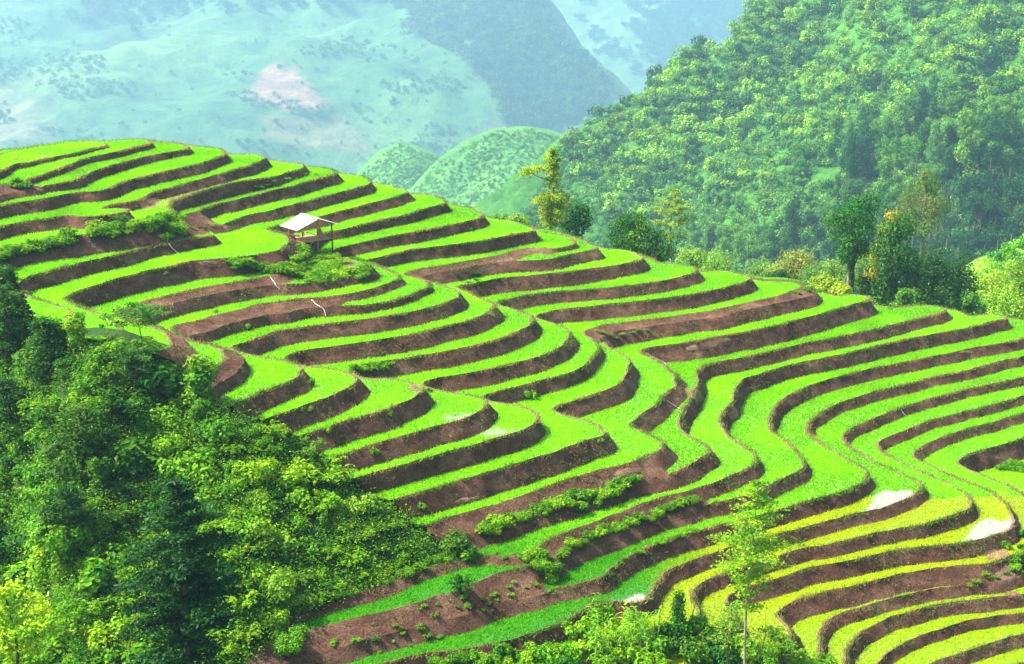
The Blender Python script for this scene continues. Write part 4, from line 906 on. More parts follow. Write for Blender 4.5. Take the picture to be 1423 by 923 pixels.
# slender tree in front of the yellow paddies
q = at(1037, 925, 63); GZ = q[2]
tree('slender_tree', 'slender pale-trunked tree with airy yellow-green sprays in front of the yellow paddies', (q[0], q[1], GZ-1.6), 11.3, [(.40, .85, 4), (.47, 1.3, 5), (.53, 1.75, 6), (.59, 2.0, 6), (.64, 2.05, 6), (.69, 1.75, 6), (.74, 1.3, 5), (.80, 1.45, 5), (.86, 1.1, 5), (.92, .65, 4), (.97, .4, 4)], [(.32, .58, .02), (.26, .52, .025), (.40, .62, .03), (.16, .42, .03)], .17, .085, M_PALEBARK, per=36, flat=.35, aspect=.55, bare=.2, seed=3, base=3)
tree('young_tree', 'small loose pale green young tree at the foot of the slender tree', (q[0]-.8, q[1]+.8, GZ-1.2), 3.9, [(.5, .9, 5), (.64, 1.1, 5), (.78, .95, 5), (.92, .5, 4)], [(.16, .34, .05), (.20, .38, .06)], .15, .05, M_BARK, per=18, flat=.5, seed=8, base=2)
tree('young_tree', 'dark fine-leaved young tree just right of the slender trunk', (q[0]+.9, q[1]+.5, GZ-1.4), 3.3, [(.5, .8, 5), (.7, .95, 5), (.88, .6, 4)], [(.10, .24, .04), (.07, .2, .03)], .13, .05, M_BARK, per=16, flat=.4, seed=9, base=2)
# big dark tiered tree, lower left
q = at(262, 923, 55)
tree('tiered_tree', 'big dark green tree with drooping tiers of leaves in the lower left', (q[0], q[1], q[2]-.6), 8.9, [(.10, 2.1, 7), (.2, 2.5, 7), (.3, 2.65, 8), (.40, 2.6, 8), (.5, 2.5, 8), (.59, 2.35, 7), (.68, 2.1, 7), (.76, 1.75, 6), (.84, 1.4, 6), (.91, .95, 5), (.97, .5, 4)], [(.014, .085, .022), (.02, .11, .028), (.03, .14, .03), (.012, .07, .02)], .2, .2, M_BARK, per=75, flat=.28, aspect=.5, bare=.15, droop=.28, seed=5)
q = at(22, 940, 47)
tree('bright_tree', 'sunlit yellow-green bushy tree in the bottom left corner', (q[0], q[1], q[2]-.8), 4.6, [(.2, 1.5, 6), (.38, 1.7, 7), (.55, 1.6, 7), (.72, 1.25, 6), (.88, .7, 5)], [(.17, .40, .015), (.24, .46, .02), (.10, .32, .015)], .19, .09, M_BARK, per=42, flat=.6, seed=6)
# umbrella tree and the dark trees on the left
h = hit2(200, 505)
tree('umbrella_tree', 'small flat-topped feathery tree at the edge of the left thicket', (h.x, h.y, h.z-.3), 3.5, [(.72, 1.5, 7), (.84, 1.9, 8), (.93, 1.3, 6), (.99, .6, 4)], [(.10, .34, .016), (.15, .40, .02), (.05, .2, .02)], .15, .06, M_BARK, per=34, flat=.16, droop=.25, bare=.35, seed=7)
h = hit2(190, 540)
tree('umbrella_tree', 'dark spreading tree below the flat-topped feathery tree', (h.x, h.y, h.z-.3), 2.6, [(.6, 1.4, 7), (.78, 1.7, 7), (.92, 1.1, 6)], [(.02, .12, .014), (.03, .15, .018)], .17, .07, M_BARK, per=36, flat=.3, droop=.2, seed=17)
for k, (px, py, Hh, lab) in enumerate([(12, 505, 5.4, 'dark green dense tree at the left edge below the high terraces'), (70, 520, 3.6, 'dark bushy tree right of the dense tree at the left edge'), (20, 620, 4.6, 'very dark tree low on the left edge of the thicket'), (118, 640, 3.4, 'dark round-headed tree in the middle of the left thicket'), (95, 760, 3.6, 'dark green bushy tree left of the big tiered tree')]):
    h = hit2(px, py)
    if h: tree('dark_tree', lab, (h.x, h.y, h.z-.4), Hh, [(.25, 1.2, 6), (.42, 1.5, 7), (.6, 1.45, 7), (.76, 1.1, 6), (.9, .65, 5)], [(.016, .09, .014), (.024, .12, .016), (.05, .18, .02)], .2, .1, M_BARK, per=42, flat=.6, seed=30+k)
# lush growth along the bottom edge
def at_ground(px, py): return hit(px, py)
BB = [(775, 915, .9, 'mound', 'mid'), (800, 880, .85, 'broad', 'bright'), (815, 905, .8, 'broad', 'bright'), (835, 855, .75, 'mound', 'mid'), (850, 890, .8, 'spray', 'bright'), (870, 915, .85, 'broad', 'bright'), (885, 870, .7, 'spray', 'bright'), (905, 900, .8, 'broad', 'mid'), (840, 925, .9, 'spray', 'bright'), (930, 880, .85, 'mound', 'dark'), (955, 905, .95, 'mound', 'dark'), (985, 890, .85, 'broad', 'dark'), (1000, 920, .95, 'mound', 'dark'), (1030, 905, .9, 'broad', 'mid'), (1060, 915, .85, 'mound', 'mid'), (1085, 905, .75, 'spray', 'bright'), (1110, 918, .75, 'mound', 'bright'), (1140, 925, .7, 'spray', 'bright'), (790, 935, .9, 'mound', 'dark'), (1165, 930, .6, 'mound', 'bright'), (1010, 875, .7, 'spray', 'pale'), (965, 868, .7, 'mound', 'mid'), (910, 935, .9, 'spray', 'mid'), (1070, 880, .6, 'spray', 'pale')]
for k, (px, py, r, st, tn) in enumerate(BB):
    h = at_ground(px, py)
    if h: shrub((h.x, h.y-.6, h.z), st, tn, r*1.15, 1.0, '%s %s at the bottom edge below the paddies' % ({'dark': 'dark green', 'mid': 'mid green', 'bright': 'bright green', 'pale': 'pale'}[tn], SHRUB_LABEL[st]), 'bottom edge %s %s shrubs' % (tn, st))
row([(660, 915), (690, 905), (720, 908), (750, 918), (640, 922), (600, 925), (780, 905)], 16, .4, .65, ('mound', 'broad'), 'mid', 'leafy shrub along the bottom edge below the lowest green paddy', 'shrubs below the lowest green paddy', .9, 4, ('bright',))
row([(385, 880), (400, 895), (415, 890), (395, 905)], 7, .45, .7, 'mound', 'mid', 'rounded green shrub beside the left end of the lowest paddies', 'shrubs at the left end of the lowest paddies', .9, 3, ('bright',))
row([(420, 848), (460, 832), (500, 818), (540, 803), (580, 790), (615, 778), (640, 768)], 26, .3, .55, ('mound', 'spray'), 'bright', 'low green plant hanging over the bank at the thicket edge', 'plants at the thicket edge', .7, 4, ('mid',))
h = hit(636, 760); shrub(h, 'mound', 'dark', 1.05, 1.0, 'round dark green bush at the right end of the thicket'); h = hit(655, 775); shrub(h, 'broad', 'mid', .7, .8, 'leafy green bush below the round dark bush')
for k, (px, py, r) in enumerate([(62, 915, 1.0), (95, 900, 1.1), (130, 915, 1.0), (80, 935, 1.1), (115, 880, 1.0), (150, 895, .9), (45, 940, 1.0), (140, 935, 1.0)]):
    h = hit2(px, py)
    if h: shrub(h, ('spray', 'broad')[k % 2], ('mid', 'bright', 'dark')[k % 3], r, .7, 'low %s %s in the hollow beside the bright corner tree' % (('mid green', 'bright green', 'dark green')[k % 3], ('fern-like shrub', 'leafy shrub')[k % 2]), 'hollow %d' % (k % 6))
# maize-like plants
def cane_mesh():
    parts = []; n = 15; z = np.linspace(.25, 1.7, n)
    for k in range(n):
        a = k*2.4+rv.normal(0, .3); L_ = rv.uniform(.4, .65); t = np.linspace(0, 1, 6); x = L_*t; y = z[k]+.35*t-.62*t*t; w = .045*(1-t)+.004
        ca, sa = math.cos(a), math.sin(a); V = []
        for i in range(6): V += [(x[i]*ca-w[i]*sa, x[i]*sa+w[i]*ca, y[i]), (x[i]*ca+w[i]*sa, x[i]*sa-w[i]*ca, y[i])]
        F = [(2*i, 2*i+1, 2*i+3, 2*i+2) for i in range(5)]; c = np.array([.16, .42, .035])*rv.uniform(.6, 1.3); parts.append((np.array(V), np.array(F), np.tile(c, (12, 1))))
    V, F, Cc = merge(parts); return mesh_from('leaves', V, F, M_LEAF, False, Cc)
CANES = [cane_mesh() for _ in range(4)]; CSTEM = tubes_mesh('stem', [([(0, 0, -.3), (0, 0, .9), (.05, 0, 1.75)], (.022, .018, .006), 6)], simple_material('cane_stem', [(.3, (.08, .2, .03)), (.7, (.16, .3, .06))], 5))
for k in range(34):
    px, py = rv.uniform(815, 915), rv.uniform(862, 925); h = at_ground(px, py)
    if h:
        o = thing('maize_plant', 'tall leafy maize plant with arching blades in the patch at the bottom edge', 'maize plant', (h.x, h.y-.4, h.z), 'maize patch at the bottom edge', rv.random()*6.28, rv.uniform(.75, 1.1)); link('leaves', CANES[k % 4], o); link('stem', CSTEM, o)
# ivy-covered stump and dead stick
h = hit(940, 868)
o = thing('ivy_stump', 'tree stump wrapped in bright green ivy beside the slender tree', 'tree stump', (h.x, h.y-.5, h.z-.3)); link('trunk', tubes_mesh('trunk', [([(0, 0, -.5), (.02, 0, 1), (0, 0, 2.1)], (.3, .26, .18), 9)], M_BARK), o)
link('ivy', lobes_mesh('ivy', [(.05*math.sin(i), .05*math.cos(i*2), .25+.25*i, .46-.025*i) for i in range(9)], 1500, .13, .8, [(.05, .24, .012), (.12, .38, .015), (.03, .16, .012)], M_LEAF, .3, .25, rv), o)
h = hit(955, 868)
o = thing('dead_stick', 'thin leaning dead stick standing right of the ivy stump', 'stick', (h.x, h.y-.5, h.z)); link('stick', tubes_mesh('stick', [([(0, 0, -.3), (.2, 0, .9), (.42, 0, 2.0), (.5, 0, 2.5)], (.03, .025, .018, .008), 6), ([(.36, 0, 1.7), (.2, .05, 2.0)], (.015, .005), 5)], M_BARK), o)
# ---- trees beyond the skyline --------------------------------------------------------------------------------------
def back_tree(px, py_top, py_base, y):
    top = at(px, py_top, y); gz = drop(top[0], min(y, Y1-2)); gz = gz if gz is not None else at(px, py_base, y)[2]-3
    zb = min(at(px, py_base, y)[2], 1e9); z0 = min(gz, zb)-.5; return (top[0], y, zb), top[2]-zb, zb-z0+1
p, H, bs = back_tree(768, 210, 322, 132)
tree('yellow_tree', 'tall thin tree with yellowing leaf clumps rising behind the terrace skyline', p, H, [(.06, 1.2, 6), (.14, 1.5, 6), (.22, 1.9, 7), (.30, 2.1, 7), (.37, 1.8, 6), (.43, 1.0, 5), (.56, .6, 4), (.63, .9, 4), (.70, .9, 5), (.78, .75, 5), (.86, .8, 5), (.94, .7, 5), (.99, .4, 3)], [(.14, .33, .012), (.19, .37, .015), (.10, .28, .02), (.24, .38, .02)], .22, .17, M_PALEBARK, per=50, flat=.8, bare=.25, base=bs, seed=11)
ob = bpy.data.objects['yellow_tree']
# the long bough on its left
pb = np.array(p); tbm = tubes_mesh('bough', [([(0, 0, H*.62), (-1.2, 0, H*.68), (-2.1, 0, H*.74)], (.09, .06, .03), 6)], M_PALEBARK); link('bough', tbm, ob)
link('bough_leaves', lobes_mesh('bough_leaves', [(-2.2, 0, H*.75, .75), (-1.5, .2, H*.78, .6), (-2.7, -.2, H*.72, .5), (-.9, 0, H*.8, .5)], 420, .24, .6, [(.16, .34, .012), (.22, .38, .015)], M_LEAF, .4, .5, rv, .7), ob)
p, H, bs = back_tree(800, 287, 322, 136)
def bush_tree(name, label, p, H, W, base, tints, seed, n=2600, leaf=.26, shape='round'):
    r = np.random.default_rng(seed); o = thing(name, label, 'tree', p); lob = []
    for _ in range(24):
        a = r.random()*6.28; t = r.random()
        if shape == 'round': q = W*.5*math.sqrt(max(0, 1-(2*t-1)**2))*r.uniform(.35, .95); z = H*(.06+.80*t)
        elif shape == 'cone': q = W*.5*(1-t)**.7*r.uniform(.4, 1.); z = H*(-.12+1.02*t)
        elif shape == 'high': t = r.random(); q = W*.5*math.sqrt(max(0, 1-(1.7*t-.8)**2))*r.uniform(.2, 1.); z = H*(.36+.6*t)
        else: q = W*.5*r.random()**.5; z = H*(.15+.6*r.random()*(1-q/W))
        lob.append((q*math.cos(a), q*math.sin(a), z, W*r.uniform(.17, .27)))
    tb = [([(0, 0, -base), (.05, 0, H*.3), (0, .05, H*.8)], (W*.05, W*.04, W*.012), 8)]+[([(0, 0, H*.22), (l[0]*.6, l[1]*.6, l[2]*.85), l[:3]], (W*.02, W*.012, W*.005), 5) for l in lob[:8]]
    link('trunk', tubes_mesh('trunk', tb, M_BARK), o); link('crown', lobes_mesh('crown', lob, int(n*1.7), leaf, .6, tints, M_LEAF, .5, .5, r), o); return o
bush_tree('skyline_tree', 'small dark spreading tree just right of the yellowing tree', p, H, 3.6, bs, [(.03, .13, .03), (.04, .17, .035)], 12, 1300)
p, H, bs = back_tree(880, 297, 356, 138); bush_tree('skyline_tree', 'dark green double-crowned tree on the skyline, its left half', p, H, 4.6, bs, [(.025, .13, .018), (.035, .17, .02), (.09, .28, .02)], 13, 2200)
p, H, bs = back_tree(912, 318, 360, 137); bush_tree('skyline_tree', 'lower dark green tree joined to the right of the double-crowned tree', p, H, 4.0, bs, [(.02, .11, .018), (.03, .14, .02)], 14, 1700)
p, H, bs = back_tree(935, 262, 362, 175)
tree('pale_tree', 'loose pale green tree standing behind the dark skyline tree', p, H, [(.3, 2.2, 6), (.45, 2.9, 7), (.6, 2.8, 7), (.75, 2.2, 6), (.88, 1.3, 5), (.97, .6, 4)], [(.14, .28, .05), (.18, .33, .07), (.10, .24, .05)], .3, .16, M_PALEBARK, per=26, flat=.5, base=bs+4, seed=15)
p, H, bs = back_tree(1190, 266, 412, 150)
bush_tree('tall_tree', 'tall tree with pale twin trunks and a ragged leafy crown behind the right terraces', p, H, 5.0, bs, [(.035, .17, .02), (.055, .22, .025), (.10, .29, .03)], 16, 4200, .27, 'high')
tt_ = bpy.data.objects['tall_tree']; link('pale_trunk', tubes_mesh('pale_trunk', [([(-.25, 0, -bs), (-.2, 0, H*.3), (-.5, .1, H*.75)], (.2, .16, .06), 8), ([(.28, .1, -bs), (.25, .1, H*.3), (.5, 0, H*.7)], (.17, .13, .05), 8)], M_PALEBARK), tt_)
link('hanging_vines', lobes_mesh('hanging_vines', [(.2*math.sin(i), .2*math.cos(i), H*(.06+.045*i), .42) for i in range(8)], 520, .2, .6, [(.10, .26, .04), (.05, .18, .03)], M_LEAF, .3, .3, rv), tt_)
p, H, bs = back_tree(1250, 290, 428, 147)
bush_tree('creeper_tree', 'cone-shaped creeper-covered tree with its sunlit left side painted yellow behind the terraces', p, H, 6.3, bs, [(.02, .11, .02), (.03, .15, .022), (.06, .22, .025)], 18, 7500, .28, 'cone')
yb = np.array(p); o = bpy.data.objects['creeper_tree']; link('sunlit_leaves', lobes_mesh('sunlit_leaves', [(-1.7, -.3, H*.62, .9), (-1.3, .1, H*.78, .95), (-.7, 0, H*.92, .85), (-2.2, 0, H*.5, .8), (-2.4, -.2, H*.36, .8)], 1100, .26, .6, [(.42, .42, .02), (.34, .42, .02), (.2, .36, .02)], M_LEAF, .4, .5, rv), o)  # yellow tints paint the sunlit rim on the tree's left
for px, pt, pb_, y, W, lab, tn, sd_ in ((1300, 345, 440, 152, 4.4, 'dark green dense bush right of the creeper-covered tree', [(.014, .08, .022), (.02, .1, .024)], 41), (1335, 352, 445, 155, 4.6, 'very dark bushy tree second to the right of the creeper tree', [(.012, .07, .02), (.02, .1, .022)], 42), (1275, 380, 440, 146, 3.4, 'low dark bush at the foot of the creeper-covered tree', [(.02, .11, .02), (.05, .19, .03)], 43),
     (1145, 388, 415, 146, 2.6, 'low yellow-green bush left of the tall slender tree', [(.26, .40, .03), (.2, .36, .03)], 44), (1170, 396, 415, 145, 2.0, 'small yellow-green bush at the foot of the tall slender tree', [(.24, .4, .03), (.16, .34, .03)], 45), (1215, 375, 418, 150, 2.6, 'grey-green bush between the tall tree and the creeper tree', [(.08, .2, .05), (.1, .24, .05)], 46),
     (1380, 375, 445, 168, 5.2, 'yellow-green leafy bush on the bright slope by the right edge', [(.16, .34, .03), (.22, .40, .04)], 47), (1415, 360, 450, 172, 5.6, 'pale yellow-green bush at the right edge above the terraces', [(.24, .42, .05), (.18, .38, .04)], 48), (1400, 400, 450, 160, 4.0, 'lower bright leafy bush by the right edge of the skyline', [(.13, .33, .03), (.2, .4, .035)], 49), (1110, 350, 400, 185, 5.5, 'pale dry-leaved tree left of the tall slender tree', [(.2, .26, .09), (.14, .24, .07)], 50), (1290, 232, 330, 215, 5.4, 'tall forest tree with reddish-brown crown above the creeper tree', [(.19, .24, .10), (.16, .25, .08), (.11, .24, .06)], 51), (1085, 385, 405, 170, 4, 'dark bush on the far side of the skyline left of the tall tree', [(.03, .12, .04), (.04, .15, .04)], 52)):
    p, H, bs = back_tree(px, pt, pb_, y); bush_tree('bushy_tree' if H > 4 else 'bush', lab, p, H, W*(1.45 if sd_ in (41, 42, 43) else 1.2), bs+6, tn, sd_, 4200, .28, 'cone' if sd_ in (41, 42, 43) else 'round')
SL = [(1340, 390, 172), (1380, 350, 186), (1423, 332, 196), (1480, 318, 205), (1423, 400, 175), (1340, 445, 160), (1423, 450, 158), (1500, 420, 175), (1550, 330, 215), (1310, 440, 166), (1290, 460, 160), (1560, 460, 165)]
SL += [behind(c, 30, -14) for c in SL[:4]]
_, BV_SL, _ = sheet('hill', SL, (40, 120), (146, 240), 1.2, M_HILL, 1.0, .3, 61, lambda V: np.array([.20, .40, .04])*(1+.5*fbm(V[:, 0]*.3, V[:, 1]*.3, 62, 3))[:, None], -45)
for k_, (px, pt, pb_, y, W, tn) in enumerate([(1225, 392, 430, 158, 3.6, (.05, .18, .03)), (1262, 398, 438, 143, 2.6, (.09, .26, .03)), (1310, 400, 446, 146, 3.2, (.03, .13, .025)), (1350, 405, 448, 150, 3.4, (.06, .2, .03)), (1160, 360, 405, 172, 4.6, (.10, .24, .05)), (1205, 340, 405, 176, 4.2, (.06, .19, .035)), (1130, 372, 402, 178, 4.4, (.05, .17, .05)), (1060, 365, 395, 190, 5.0, (.10, .25, .06)), (1000, 350, 385, 200, 5.0, (.12, .28, .06)), (960, 345, 370, 185, 4.0, (.14, .30, .06)), (720, 300, 318, 175, 3.0, (.16, .34, .06)), (690, 300, 315, 190, 3.4, (.13, .32, .06))]):
    p, H, bs = back_tree(px, pt, pb_, y); bush_tree('bush', 'leafy green bush in the growth just behind the terrace skyline', p, H, W, bs+8, [tn, tuple(np.array(tn)*1.4)], 70+k_, 1500)['group'] = 'bushes behind the skyline'
mass('slope_scrub', scatter(BV_SL, [(1345, 400), (1385, 352), (1440, 330), (1440, 440), (1350, 440)], 90), .2, 'bright yellow-green scrub on the slope at the right edge', 'scrub', 2.)
print('veg', round(time.time()-T00, 1))
# ---- the field hut ----------------------------------------------------------------------------------------------
def bm_box(bm, c, s, rot=None):
    r = bmesh.ops.create_cube(bm, size=1); 
    for v in r['verts']:
        v.co = Vector((v.co.x*s[0], v.co.y*s[1], v.co.z*s[2]))
        if rot is not None: v.co = rot @ v.co
        v.co += Vector(c)
    return r
def bm_obj(name, bm, mat, parent, bev=.008):
    if bev: bmesh.ops.bevel(bm, geom=[e for e in bm.edges], offset=bev, segments=1, affect='EDGES')
    me = bpy.data.meshes.new(name); bm.to_mesh(me); bm.free(); me.materials.append(mat); return link(name, me, parent)
M_TIN = simple_material('roof_sheet_metal', [(.3, (.50, .48, .46)), (.5, (.66, .65, .64)), (.75, (.78, .77, .76))], 3, .45, .1, (1, 1, 1), True)
M_WOOD = simple_material('pale_timber', [(.3, (.30, .17, .08)), (.6, (.46, .28, .14)), (.8, (.58, .40, .22))], 9, .75, .3, (4, 4, .7), True)
M_SHADEWOOD = simple_material('shaded_timber', [(.3, (.05, .032, .02)), (.7, (.12, .075, .045))], 9, .85, .3, (4, 4, .7), True)  # timber with the shade of the right post and underfloor in its colour
M_MAT = simple_material('woven_bamboo', [(.3, (.38, .20, .12)), (.7, (.55, .33, .2))], 22, .8, .5, (1, 1, 3), True)
hc = hit(432, 341); hz = hc.z
hut = thing('field_hut', 'small open field hut with a white gable roof on posts above the weedy mound', 'hut', (hc.x, hc.y, hz), None, math.atan2(-.78, .62))
# local axes: x along the ridge (towards the viewer's right), y across the gable (away to the right)
def roof(side):
    nx_, ny_ = 3, 40; V, F = [], []
    for i in range(ny_+1):
        for j in range(nx_+1):
            x = -1.25+2.5*i/ny_; t = j/nx_; y = side*1.85*t; z = 2.2-.66*t+.018*math.sin(i*math.pi/2)
            V.append((x, y, z))
    n = len(V); V += [(x, y, z-.02) for x, y, z in V]; w = nx_+1
    for i in range(ny_):
        for j in range(nx_):
            a = i*w+j; q = (a, a+w, a+w+1, a+1); F.append(q if side < 0 else q[::-1]); F.append(tuple(n+k for k in (q[::-1] if side < 0 else q)))
    rim = [i*w for i in range(ny_+1)]+[ny_*w+j for j in range(1, w)]+[i*w+nx_ for i in range(ny_-1, -1, -1)]+[j for j in range(nx_-1, 0, -1)]
    for a, b in zip(rim, rim[1:]+rim[:1]): F.append((a, b, b+n, a+n))
    return mesh_from('roof_sheet', np.array(V), np.array(F), M_TIN, False)
for s_ in (-1, 1): link('roof_sheet', roof(s_), hut)
bm = bmesh.new(); bm_box(bm, (0, 0, 2.215), (2.56, .22, .03)); bm_obj('ridge_cap', bm, M_TIN, hut)
for x in (-1.0, 1.0):
    for y in (-1.25, 1.25):
        bm = bmesh.new(); bm_box(bm, (x, y, .35), (.085, .085, 2.75)); bm_obj('post', bm, M_WOOD if y < 0 or x < 0 else M_SHADEWOOD, hut)
    bm = bmesh.new(); bm_box(bm, (x, 0, .75), (.075, .075, 2.85)); bm_obj('post', bm, M_WOOD, hut)
    bm = bmesh.new(); bm_box(bm, (x, -.62, 1.83), (.05, 1.42, .05), __import__('mathutils').Matrix.Rotation(.342, 3, 'X')); bm_obj('rafter', bm, M_WOOD, hut, .004)
    bm = bmesh.new(); bm_box(bm, (x, .62, 1.83), (.05, 1.42, .05), __import__('mathutils').Matrix.Rotation(-.342, 3, 'X')); bm_obj('rafter', bm, M_WOOD, hut, .004)
for y in (-1.25, 0, 1.25):
    bm = bmesh.new(); bm_box(bm, (0, y, 1.64 if y else 2.08), (2.3, .06, .06)); bm_obj('beam', bm, M_WOOD, hut, .004)
    bm = bmesh.new(); bm_box(bm, (0, y, .47), (2.2, .07, .08)); bm_obj('joist', bm, M_SHADEWOOD, hut, .004)
fl = bpy.data.objects.new('floor', None); COL.objects.link(fl); fl.parent = hut
for i in range(13):
    bm = bmesh.new(); bm_box(bm, (-1.0+i*.167, .0, .535+.004*(i % 3)), (.145, 2.62, .035)); bm_obj('plank', bm, M_WOOD if i % 3 else M_MAT, fl, .004)
bm = bmesh.new(); vs = [bm.verts.new(p_) for p_ in ((-.2, .55, .56), (.55, .95, .56), (-.5, 1.2, .56), (-.12, .85, 1.35))]
for f_ in ((0, 1, 3), (1, 2, 3), (2, 0, 3), (0, 2, 1)): bm.faces.new([vs[i] for i in f_])
bm_obj('leaning_mat', bm, M_MAT, hut, .01)
for y in (-1.25, 0): 
    bm = bmesh.new(); bm_box(bm, (0, y, .9), (2.0, .045, .045)); bm_obj('rail', bm, M_WOOD, hut, .004)
# ---- trickles, bare earth, lip grass, bank litter --------------------------------------------------------------------
fm_, nt = new_mat('running_water'); w2 = nd(nt, 'ShaderNodeBsdfPrincipled', Roughness=.25); w2.inputs['Base Color'].default_value = (.55, .56, .53, 1); nt.links.new(w2.outputs[0], nd(nt, 'ShaderNodeOutputMaterial').inputs[0])
def surf(px, py, lift):
    d = Vector(ray(px, py)).normalized(); r = BVH.ray_cast(CAM, d)
    if r[0] is None: return None
    n = r[1] if r[1].z > 0 else -r[1]; return np.array(r[0]+n*lift)
for lab, pts_ in (('thin white trickle of water down the bank below the hut mound', [(376, 386), (380, 392), (384, 398), (390, 404)]), ('zigzag white trickle of water down the second bank below the mound', [(433, 417), (437, 422), (443, 426), (449, 429), (452, 435), (453, 441)]),
     ('thin white trickle falling beside the weedy bank left of the hut', [(232, 328), (232, 336), (237, 343), (244, 350), (248, 354)]), ('short white trickle on the right terraces between two treads', [(1251, 569), (1255, 575), (1260, 580)]),
     ('pale rill along the lip at the inner bend of the right terraces', [(897, 490), (905, 496), (914, 500), (921, 503), (928, 510)]), ('pale rill over the slumped bank at the centre of the valley', [(926, 557), (933, 562), (940, 566), (946, 570)]), ('tiny white spout at the skyline bank end on the right', [(1236, 448), (1239, 452)])):
    P = []
    for (a, b) in zip(pts_, pts_[1:]):
        for t in np.arange(4)/4:
            s_ = surf(a[0]+(b[0]-a[0])*t+rv.normal(0, .3), a[1]+(b[1]-a[1])*t, .05)
            if s_ is not None: P.append(s_)
    if len(P) < 2: continue
    wd = [.015+.02*rv.random() for _ in P]; me = tubes_mesh('water_trickle', [(P, wd, 6)], fm_); o = link('water_trickle', me); o['label'] = lab; o['category'] = 'trickle'
M_BARE = soil_material('bare_earth', [(.3, (.16, .085, .055)), (.5, (.26, .15, .10)), (.7, (.40, .27, .19))], .7, .6, 1.5)
def bare(px, py, rx, ry, ang=0):
    n = 11; V = {}; F = []
    for i in range(n):
        for j in range(n):
            u, v = 2*i/(n-1)-1, 2*j/(n-1)-1; r = math.hypot(u, v)
            if r > 1.08: continue
            x = px+rx*u*math.cos(ang)-ry*v*math.sin(ang); y = py+rx*u*math.sin(ang)+ry*v*math.cos(ang); s_ = surf(x, y, .09*max(0, 1-r*r)-.02+rv.normal(0, .012))
            if s_ is not None: V[i, j] = s_
    keys = list(V); ix = {k: a for a, k in enumerate(keys)}
    for (i, j) in keys:
        if all(q in V for q in ((i+1, j), (i+1, j+1), (i, j+1))):
            q = [V[i, j], V[i+1, j], V[i+1, j+1], V[i, j+1]]
            if max(np.linalg.norm(q[0]-q[2]), np.linalg.norm(q[1]-q[3])) < 1.6: F.append((ix[i, j], ix[i+1, j], ix[i+1, j+1], ix[i, j+1]))
    if F: link('bare_earth', mesh_from('bare_earth', np.array([V[k] for k in keys]), np.array(F), M_BARE), kind='structure')
for a in ((212, 284, 26, 9, -.1), (240, 281, 22, 7, -.3), (265, 270, 40, 3, -.22), (318, 318, 10, 5, .3), (300, 312, 16, 4, .35), (483, 368, 24, 7, .35), (1342, 490, 11, 3, 0), (1387, 507, 5, 9, -.2), (990, 478, 40, 6, -.2), (55, 266, 8, 4, 0), (965, 548, 16, 9, .5), (1020, 575, 8, 10, .3), (290, 367, 18, 6, 0), (870, 658, 26, 8, -.2), (1400, 800, 18, 16, -.4), (1385, 770, 22, 9, -.2), (1410, 828, 14, 7, .3), (1405, 735, 16, 4, -.5), (60, 222, 9, 6, -.4), (650, 695, 20, 5, -.2), (575, 540, 12, 6, .3)): bare(*a)
gp_, gd = [], []
for k in range(0, NL):
    ids = ONK[k]
    if not len(ids): continue
    P = np.column_stack([VX[ids], VY[ids], z_level(k, np.stack([VX[ids], VY[ids]], 1))+.06]); mk = merged(k, VM)[ids] < .4
    px, py = project(P); ok = mk & (px > -20) & (px < 1445) & (py < 940) & ~inside(spur_poly, P[:, 0], P[:, 1]); P = P[ok]
    den = np.clip(.5+1.6*fbm(P[:, 0]*.5, P[:, 1]*.5, 70+k, 3), .08, 1); i = np.repeat(np.arange(len(P)), rng.poisson(den*14)); gp_.append(P[i]+rng.normal(0, .1, (len(i), 3))*[1, 1, .25])
P = np.concatenate(gp_); n = len(P); ang = rng.random(n)*6.28; w = rng.uniform(.012, .03, n); o2 = np.stack([np.cos(ang)*w, np.sin(ang)*w], 1); V = np.empty((n, 3, 3))
V[:, 0, :2] = P[:, :2]-o2; V[:, 1, :2] = P[:, :2]+o2; V[:, :2, 2] = P[:, 2:]-.08; V[:, 2, :2] = P[:, :2]+rng.normal(0, .1, (n, 2)); V[:, 2, 2] = P[:, 2]+rng.uniform(-.02, .2, n)
dry = rng.random(n) < np.clip(.45+1.2*fbm(P[:, 0]*.25, P[:, 1]*.25, 66, 3), .1, .9)
tn = np.where(dry[:, None], np.array([.34, .27, .11]), np.array([.10, .25, .03]))*rng.uniform(.6, 1.35, (n, 1))
link('lip_grass', mesh_from('lip_grass', V.reshape(-1, 3), np.arange(n*3).reshape(-1, 3), M_RICE, False, np.repeat(tn, 3, 0)), kind='stuff', label='short dry and green grass growing along the lips of the terraces', category='grass')
wp = []
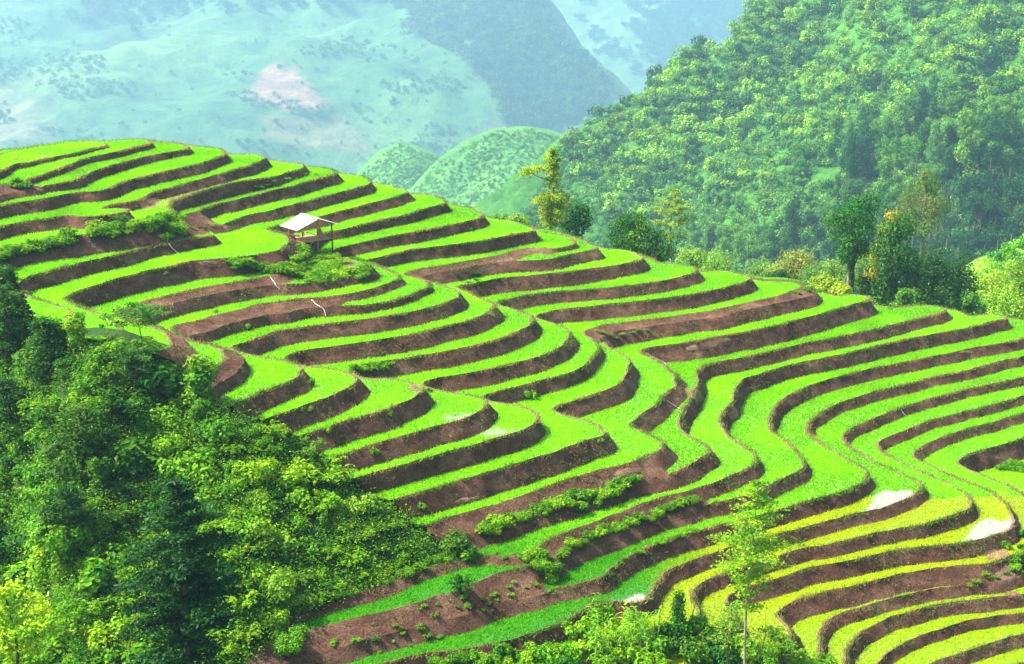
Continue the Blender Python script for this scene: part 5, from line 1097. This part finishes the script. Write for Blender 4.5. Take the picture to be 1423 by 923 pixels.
for tri3, lv, tl in BANKT:
    if lv < 0 or lv > NL: continue
    a, b, c = tri3[:, 0], tri3[:, 1], tri3[:, 2]; cen = tri3.mean(1); px, py = project(cen); vis = (px > -20) & (px < 1445) & (py < 940) & (cen[:, 1] < 130)
    ar = .5*np.linalg.norm(np.cross(b-a, c-a), axis=1)*vis; d_ = np.clip(fbm(cen[:, 0]*.45, cen[:, 1]*.45+cen[:, 2], 72, 4)*2.2-.12, 0, 1)+.05
    n_ = rng.poisson(ar*45*d_); i = np.repeat(np.arange(len(n_)), n_)
    if not len(i): continue
    r1, r2 = np.sqrt(rng.random(len(i))), rng.random(len(i)); wp.append(a[i]*(1-r1)[:, None]+b[i]*(r1*(1-r2))[:, None]+c[i]*(r1*r2)[:, None])
P = np.concatenate(wp); i = np.repeat(np.arange(len(P)), 3); C = P[i]+rng.normal(0, .05, (len(i), 3))+[0, -.04, .06]
kind_ = rng.random(len(P))[i]; tn = np.where((kind_ < .35)[:, None], np.array([.24, .17, .09]), np.where((kind_ < .8)[:, None], np.array([.06, .17, .03]), np.array([.13, .28, .06])))
V, F, Cc = leaf_quads(C, rng.normal(0, .6, (len(i), 3))+[0, -.5, .8], .10, .45, tn, .4, rng, .1)
link('bank_weeds', mesh_from('bank_weeds', V, F, M_RICE, False, Cc), kind='stuff', label='sparse tiny weeds and dry stalks scattered over the brown banks', category='weeds')
print('detail', len(P), n, round(time.time()-T00, 1))
# ---- the air ------------------------------------------------------------------------------------------------------
HZ = (-3500, 3500, -1500, 6500, VAL-1, 330)
def box_mesh(name, x0, x1, y0, y1, z0, z1, mat=None):
    V = np.array([(x, y, z) for z in (z0, z1) for y in (y0, y1) for x in (x0, x1)]); F = np.array([(0, 2, 3, 1), (4, 5, 7, 6), (0, 1, 5, 4), (2, 6, 7, 3), (0, 4, 6, 2), (1, 3, 7, 5)])
    return mesh_from(name, V, F, mat, False)
hm, nt = new_mat('haze_air'); pv = nd(nt, 'ShaderNodeVolumePrincipled'); pv.inputs['Color'].default_value = (.37, .65, .90, 1); pv.inputs['Density'].default_value = .00027; pv.inputs['Anisotropy'].default_value = .25
ho = nd(nt, 'ShaderNodeOutputMaterial'); nt.links.new(pv.outputs[0], ho.inputs['Volume'])
link('haze', box_mesh('haze', *HZ, hm), kind='stuff', label='thin bluish haze filling the valley air', category='haze')
